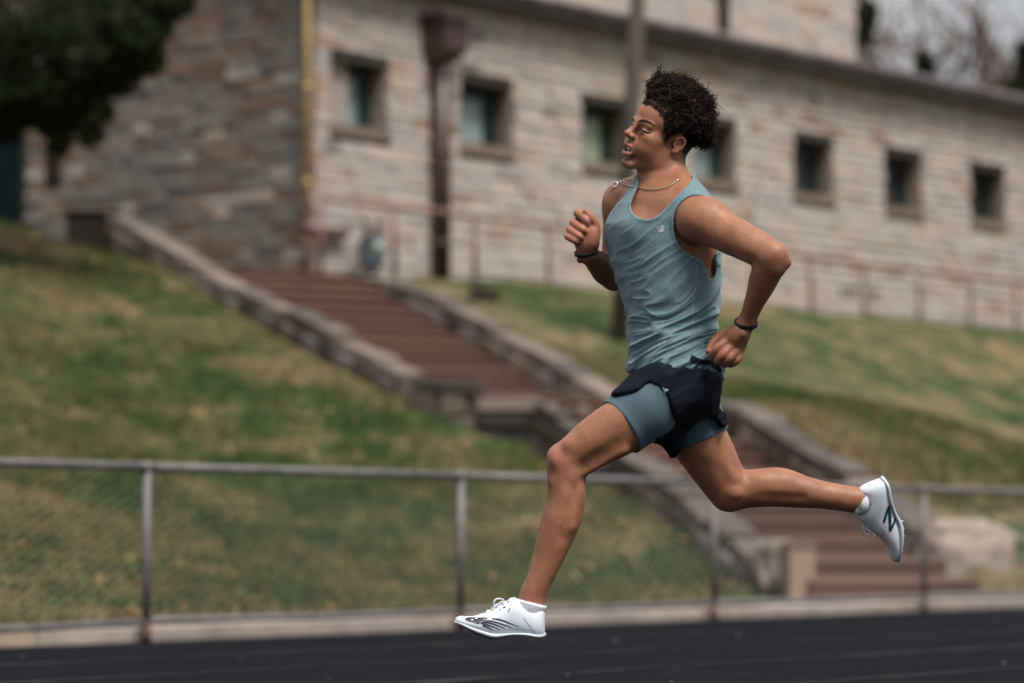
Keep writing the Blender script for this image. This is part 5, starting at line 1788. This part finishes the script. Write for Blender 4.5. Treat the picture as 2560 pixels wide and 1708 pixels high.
for i in range(11): word += stroke([z4(1535 + i * 19, 715 + i * 25), z4(1552 + i * 19, 708 + i * 25)], 1.7)
decal('side_wording', word, bf, M_INK, shoe_f)
decal('eyelets', stroke([z4(1290, 520), z4(1250, 590)], 1.8) + stroke([z4(1160, 515), z4(1200, 495)], 3) + stroke([z4(1100, 545), z4(1122, 555)], 2.4) + stroke([z4(780, 615), z4(880, 565)], 2.2), bf, M_INK, shoe_f)
z5 = lambda u, v: zpx(u, v, 2050, 1130, 5.2267)
bb = bvh_world([shoe_b])
nl = stroke([z5(833, 920), z5(865, 810), z5(898, 700)], [6, 6, 4]) + stroke([z5(897, 700), z5(912, 860), z5(918, 1036)], [5, 7.5, 6]) + stroke([z5(920, 1030), z5(965, 930), z5(992, 830)], [5, 5.5, 3.5])
decal('letter_print', nl, bb, M_TEAL, shoe_b)
# ---- wristbands
def band(c, axis, r, width, squash, name, lab, tilt=None):
    c = np.array(c); ax = Vector(axis).normalized()
    a = ax.orthogonal().normalized(); b = ax.cross(a)
    n = 40; v = []; f = []
    prof = [(-.5, 0), (-.42, .0012), (.42, .0012), (.5, 0), (.42, -.0012), (-.42, -.0012)]
    for k in range(n):
        w = 2 * math.pi * k / n
        d = a * math.cos(w) + b * math.sin(w)
        for (t, q) in prof:
            v.append(tuple(Vector(c) + ax * (t * width) + d * (r + q + .001)))
    m = len(prof)
    for k in range(n):
        for j in range(m):
            f.append((k * m + j, k * m + (j + 1) % m, ((k + 1) % n) * m + (j + 1) % m, ((k + 1) % n) * m + j))
    o = mesh_obj(name, v, f, M_BLACK, person, BASE, True)
    o['label'] = lab
    return o
w1 = band(W(1865, 808, -.192), FL / np.linalg.norm(FL) + np.array((.25, -.1, 0)), .0295, .0125, 1, 'wristband', 'black wristband on the near wrist')
ra = FR / np.linalg.norm(FR)
w2 = band(W(1465, 631, .058), Vector(tuple(ra * .35)) + Vector((-.08, -.1, 1)), .0305, .0105, 1, 'wristband', 'upper black wristband on the raised wrist')
w3 = band(W(1470, 641, .075), Vector(tuple(ra * .4)) + Vector((-.35, -.1, 1)), .0305, .008, 1, 'wristband', 'lower black wristband on the raised wrist')
bw = bvh_world([w1])
decal('band_print', stroke([z7(1135, 345), z7(1185, 352)], 1.6) + stroke([z7(1205, 358), z7(1240, 368)], 1.6) + stroke([z7(1252, 370), z7(1298, 380)], 1.6) +
      stroke([z7(1395, 655), z7(1390, 705)], 1.3) + stroke([z7(1440, 655), z7(1432, 712)], 1.3) + stroke([z7(1400, 658), z7(1436, 655)], 1.0) + stroke([z7(1392, 708), z7(1432, 712)], 1.0), bw, M_WHITE, w1, .0006, .004)
bw = bvh_world([w2])
z6 = lambda u, v: zpx(u, v, 1400, 500, 6.53)
lt = []
for x0, x1 in ((215, 232), (248, 262), (272, 288), (296, 310), (318, 330), (340, 350), (358, 388)):
    lt += stroke([z6(x0, 866), z6(x1, 866)], 2.6 if x0 % 3 else 3.2)
decal('band_print', lt, bw, M_WHITE, w2, .0006, .004)

# ---- necklace with a round pendant flung over the far shoulder
M_SILVER = simple('silver_chain', (.62, .60, .58), .25, .1, 40, 0, metal=.9)
bb_ = bvh_world([person, singlet])
def on_body(px, py, lift):
    d = (P(px, py, RUN_Y) - CAMP).normalized()
    hit, nrm, _, _ = bb_.ray_cast(CAMP, d)
    if hit is None: return P(px, py, RUN_Y + .1)
    if nrm.dot(d) > 0: nrm = -nrm
    return hit + nrm * lift
z1 = lambda u, v: zpx(u, v, 1500, 150, 4.3556)
ch = [z1(880, 1302), z1(840, 1320), z1(790, 1362), z1(730, 1395), z1(660, 1412), z1(580, 1417), z1(500, 1412), z1(430, 1392), z1(370, 1380), z1(300, 1372), z1(250, 1360)]
m = MB(); m.tube([on_body(x, y, .0025) for x, y in ch], .0013, 6)
neck = m.build('necklace', M_SILVER, person, BASE, True)
neck['label'] = 'thin silver chain swung over the far shoulder'
m = MB(); c2 = [z1(420, 1298), z1(360, 1304), z1(300, 1300), z1(262, 1305), z1(240, 1340)]
m.tube([on_body(x, y, .003) for x, y in c2], .0010, 6); m.build('chain_tail', M_SILVER, neck, BASE, True)
pc = on_body(*z1(178, 1375), .006)
m = MB(); ax = Vector((-.25, -1, .25)).normalized(); a = ax.orthogonal().normalized(); b = ax.cross(a)
ring = [pc + (a * math.cos(w) + b * math.sin(w)) * .0075 for w in np.linspace(0, 2 * math.pi, 20)]
m.tube(ring, .0032, 8)
m.build('pendant', M_SILVER, neck, BASE, True)
m = MB(); m.tube([on_body(*z1(222, 1355), .005), on_body(*z1(246, 1342), .005)], .0026, 6); m.build('clasp', M_SILVER, neck, BASE, True)

# ---- teeth
M_TOOTH = simple('tooth_enamel', (.72, .69, .63), .3, .05, 30, 0)
def tooth_row(u0, hgt, n, back):
    for i in range(n):
        ang = (i - (n - 1) / 2) * .30
        c = H(84 + 12 * math.cos(ang) - back, 20 * math.sin(ang), u0)
        m = MB(); fw = math.cos(ang) * HM[0] + math.sin(ang) * HM[1]; sd = -math.sin(ang) * HM[0] + math.cos(ang) * HM[1]
        m.box(c, fw * .0018, sd * .0028, HM[2] * hgt * HS)
        o = m.build('tooth', M_TOOTH, person, BASE)
tooth_row(-52.5, 3.2, 7, 0)
tooth_row(-61.5, 2.4, 6, 3)

# ---- hair: dense curls standing up and blown back over a dark core
M_HAIRC = simple('hair_core', (.006, .0045, .004), .9, .2, 60, .3, spec=.1)
def hair_mat():
    t = NT('hair_curls')
    g = t.node('ShaderNodeNewGeometry')
    c = t.ramp(g.outputs['Random Per Island'], [(0.0, (.007, .0045, .0038)), (0.7, (.013, .008, .006)), (1.0, (.075, .042, .028))])
    t.set(c, .65, .15)
    return t.mat
M_HAIR = hair_mat()
HF = Field(H(-135, -110, -70).min() * 0 + np.minimum(W(1580, 420, 0), W(1840, 150, 0)) - np.array((0, .16, 0)), np.maximum(W(1580, 420, 0), W(1850, 150, 0)) + np.array((0, .16, 0)), .004)
for (px, py, dy, r) in [(1640, 222, -.03, 21), (1640, 220, .03, 21), (1633, 236, -.035, 13), (1630, 236, .01, 14), (1652, 240, -.06, 16), (1662, 216, -.03, 25), (1662, 216, .04, 25),
                        (1690, 219, -.045, 28), (1690, 217, .045, 28), (1718, 236, -.055, 32), (1718, 234, .055, 32), (1744, 262, -.05, 36), (1744, 262, .05, 36), (1750, 293, -.04, 34),
                        (1750, 293, .05, 34), (1752, 326, -.02, 29), (1752, 326, .04, 29), (1735, 300, -.06, 38), (1702, 255, -.075, 30), (1675, 244, -.07, 22), (1766, 346, .0, 20), (1744, 345, -.03, 22), (1728, 325, -.065, 24), (1712, 295, -.085, 20), (1652, 250, -.07, 13), (1664, 266, -.082, 15), (1676, 284, -.088, 15), (1688, 304, -.09, 15), (1772, 348, .0, 13), (1648, 200, -.01, 11), (1652, 190, -.01, 7)]:
    r *= .86; px = 1680 + (px - 1680) * .97; dy *= .92
    HF.cone(W(px, py, dy), W(px, py, dy) + np.array((.001, 0, 0)), rad(r), rad(r), .010)
HF.ell(H(-8, 0, 68), np.array((82, 74, 64)) * HS, HM, .01)
hv, hq = HF.mesh()
hair_o = mesh_obj('hair', hv, hq, M_HAIRC, person, BASE, True)
hair_o['label'] = 'black curly hair, long on top and cut short at the sides'
displace(hair_o, vnoise(hv * 26, 30) * .007 + vnoise(hv * 60, 31) * .006 + vnoise(hv * 140, 32) * .003)
hn = normals_of(hair_o)
lh = loc_head(hv)
keep = np.nonzero((lh[:, 2] > 44) | ((lh[:, 0] < -70) & (lh[:, 2] > 0)))[0]
def add_curls(m, pts, nrms, count, lmin, lmax, rad_c, thick, rng, back=.35):
    sel = rng.choice(len(pts), count)
    for i in sel:
        p = pts[i]; n = nrms[i] + rng.normal(0, .35, 3) + np.array((back, 0, .12))
        n /= np.linalg.norm(n)
        L = rng.uniform(lmin, lmax); turns = rng.uniform(1.2, 3.0); ph = rng.uniform(0, 6.28); rc = rad_c * rng.uniform(.5, 1.2)
        t = Vector(n); a = t.orthogonal().normalized(); b = t.cross(a)
        droop = np.array((rng.uniform(-.2, .5), 0, rng.uniform(-.5, .1))) * L * .6
        pl = []
        for j in range(9):
            q = j / 8
            w = ph + q * turns * 6.28
            cc = Vector(p) + t * (L * q - .004) + Vector(droop) * q * q
            rr = rc * (.35 + q)
            pl.append(cc + a * (math.cos(w) * rr) + b * (math.sin(w) * rr))
        m.tube(pl, [thick] * 7 + [thick * .7, thick * .35], 4)
rng = np.random.default_rng(5)
m = MB(); add_curls(m, hv[keep], hn[keep], 4400, .008, .026, .0046, .0010, rng)
top = np.nonzero((lh[:, 2] > 100) | (lh[:, 0] < -95))[0]
add_curls(m, hv[top], hn[top], 340, .022, .046, .006, .0008, rng, .5)
# the one long lock standing up at the front and the short fuzzy sides
lock = np.nonzero((np.abs(hv[:, 0] - W(1640, 0, 0)[0]) < .012) & (hv[:, 2] > W(1640, 215, 0)[2]))[0]
if len(lock): add_curls(m, hv[lock], np.tile(np.array((-.1, 0, 1.0)), (len(lock), 1)), 26, .025, .045, .004, .0013, rng, .1)
curls = m.build('curls', M_HAIR, hair_o, BASE, True)
tag(curls, kind='stuff')
sideV = np.nonzero((hair > .75) & inhead & (np.abs(h[:, 1]) > 30) & (h[:, 2] < 75) & (h[:, 2] > 5))[0]
front = np.nonzero((hs < 2) & (hs > -9) & inhead & (h[:, 2] > 20) & (ears < .1))[0]
bn_ = normals_of(person)
m = MB(); add_curls(m, V[sideV], bn_[sideV], 1100, .004, .009, .0022, .0008, rng, .1)
add_curls(m, V[front], bn_[front], 700, .004, .010, .0022, .0008, rng, .1)
o = m.build('short_sides', M_HAIR, hair_o, BASE, True)
tag(o, kind='stuff')
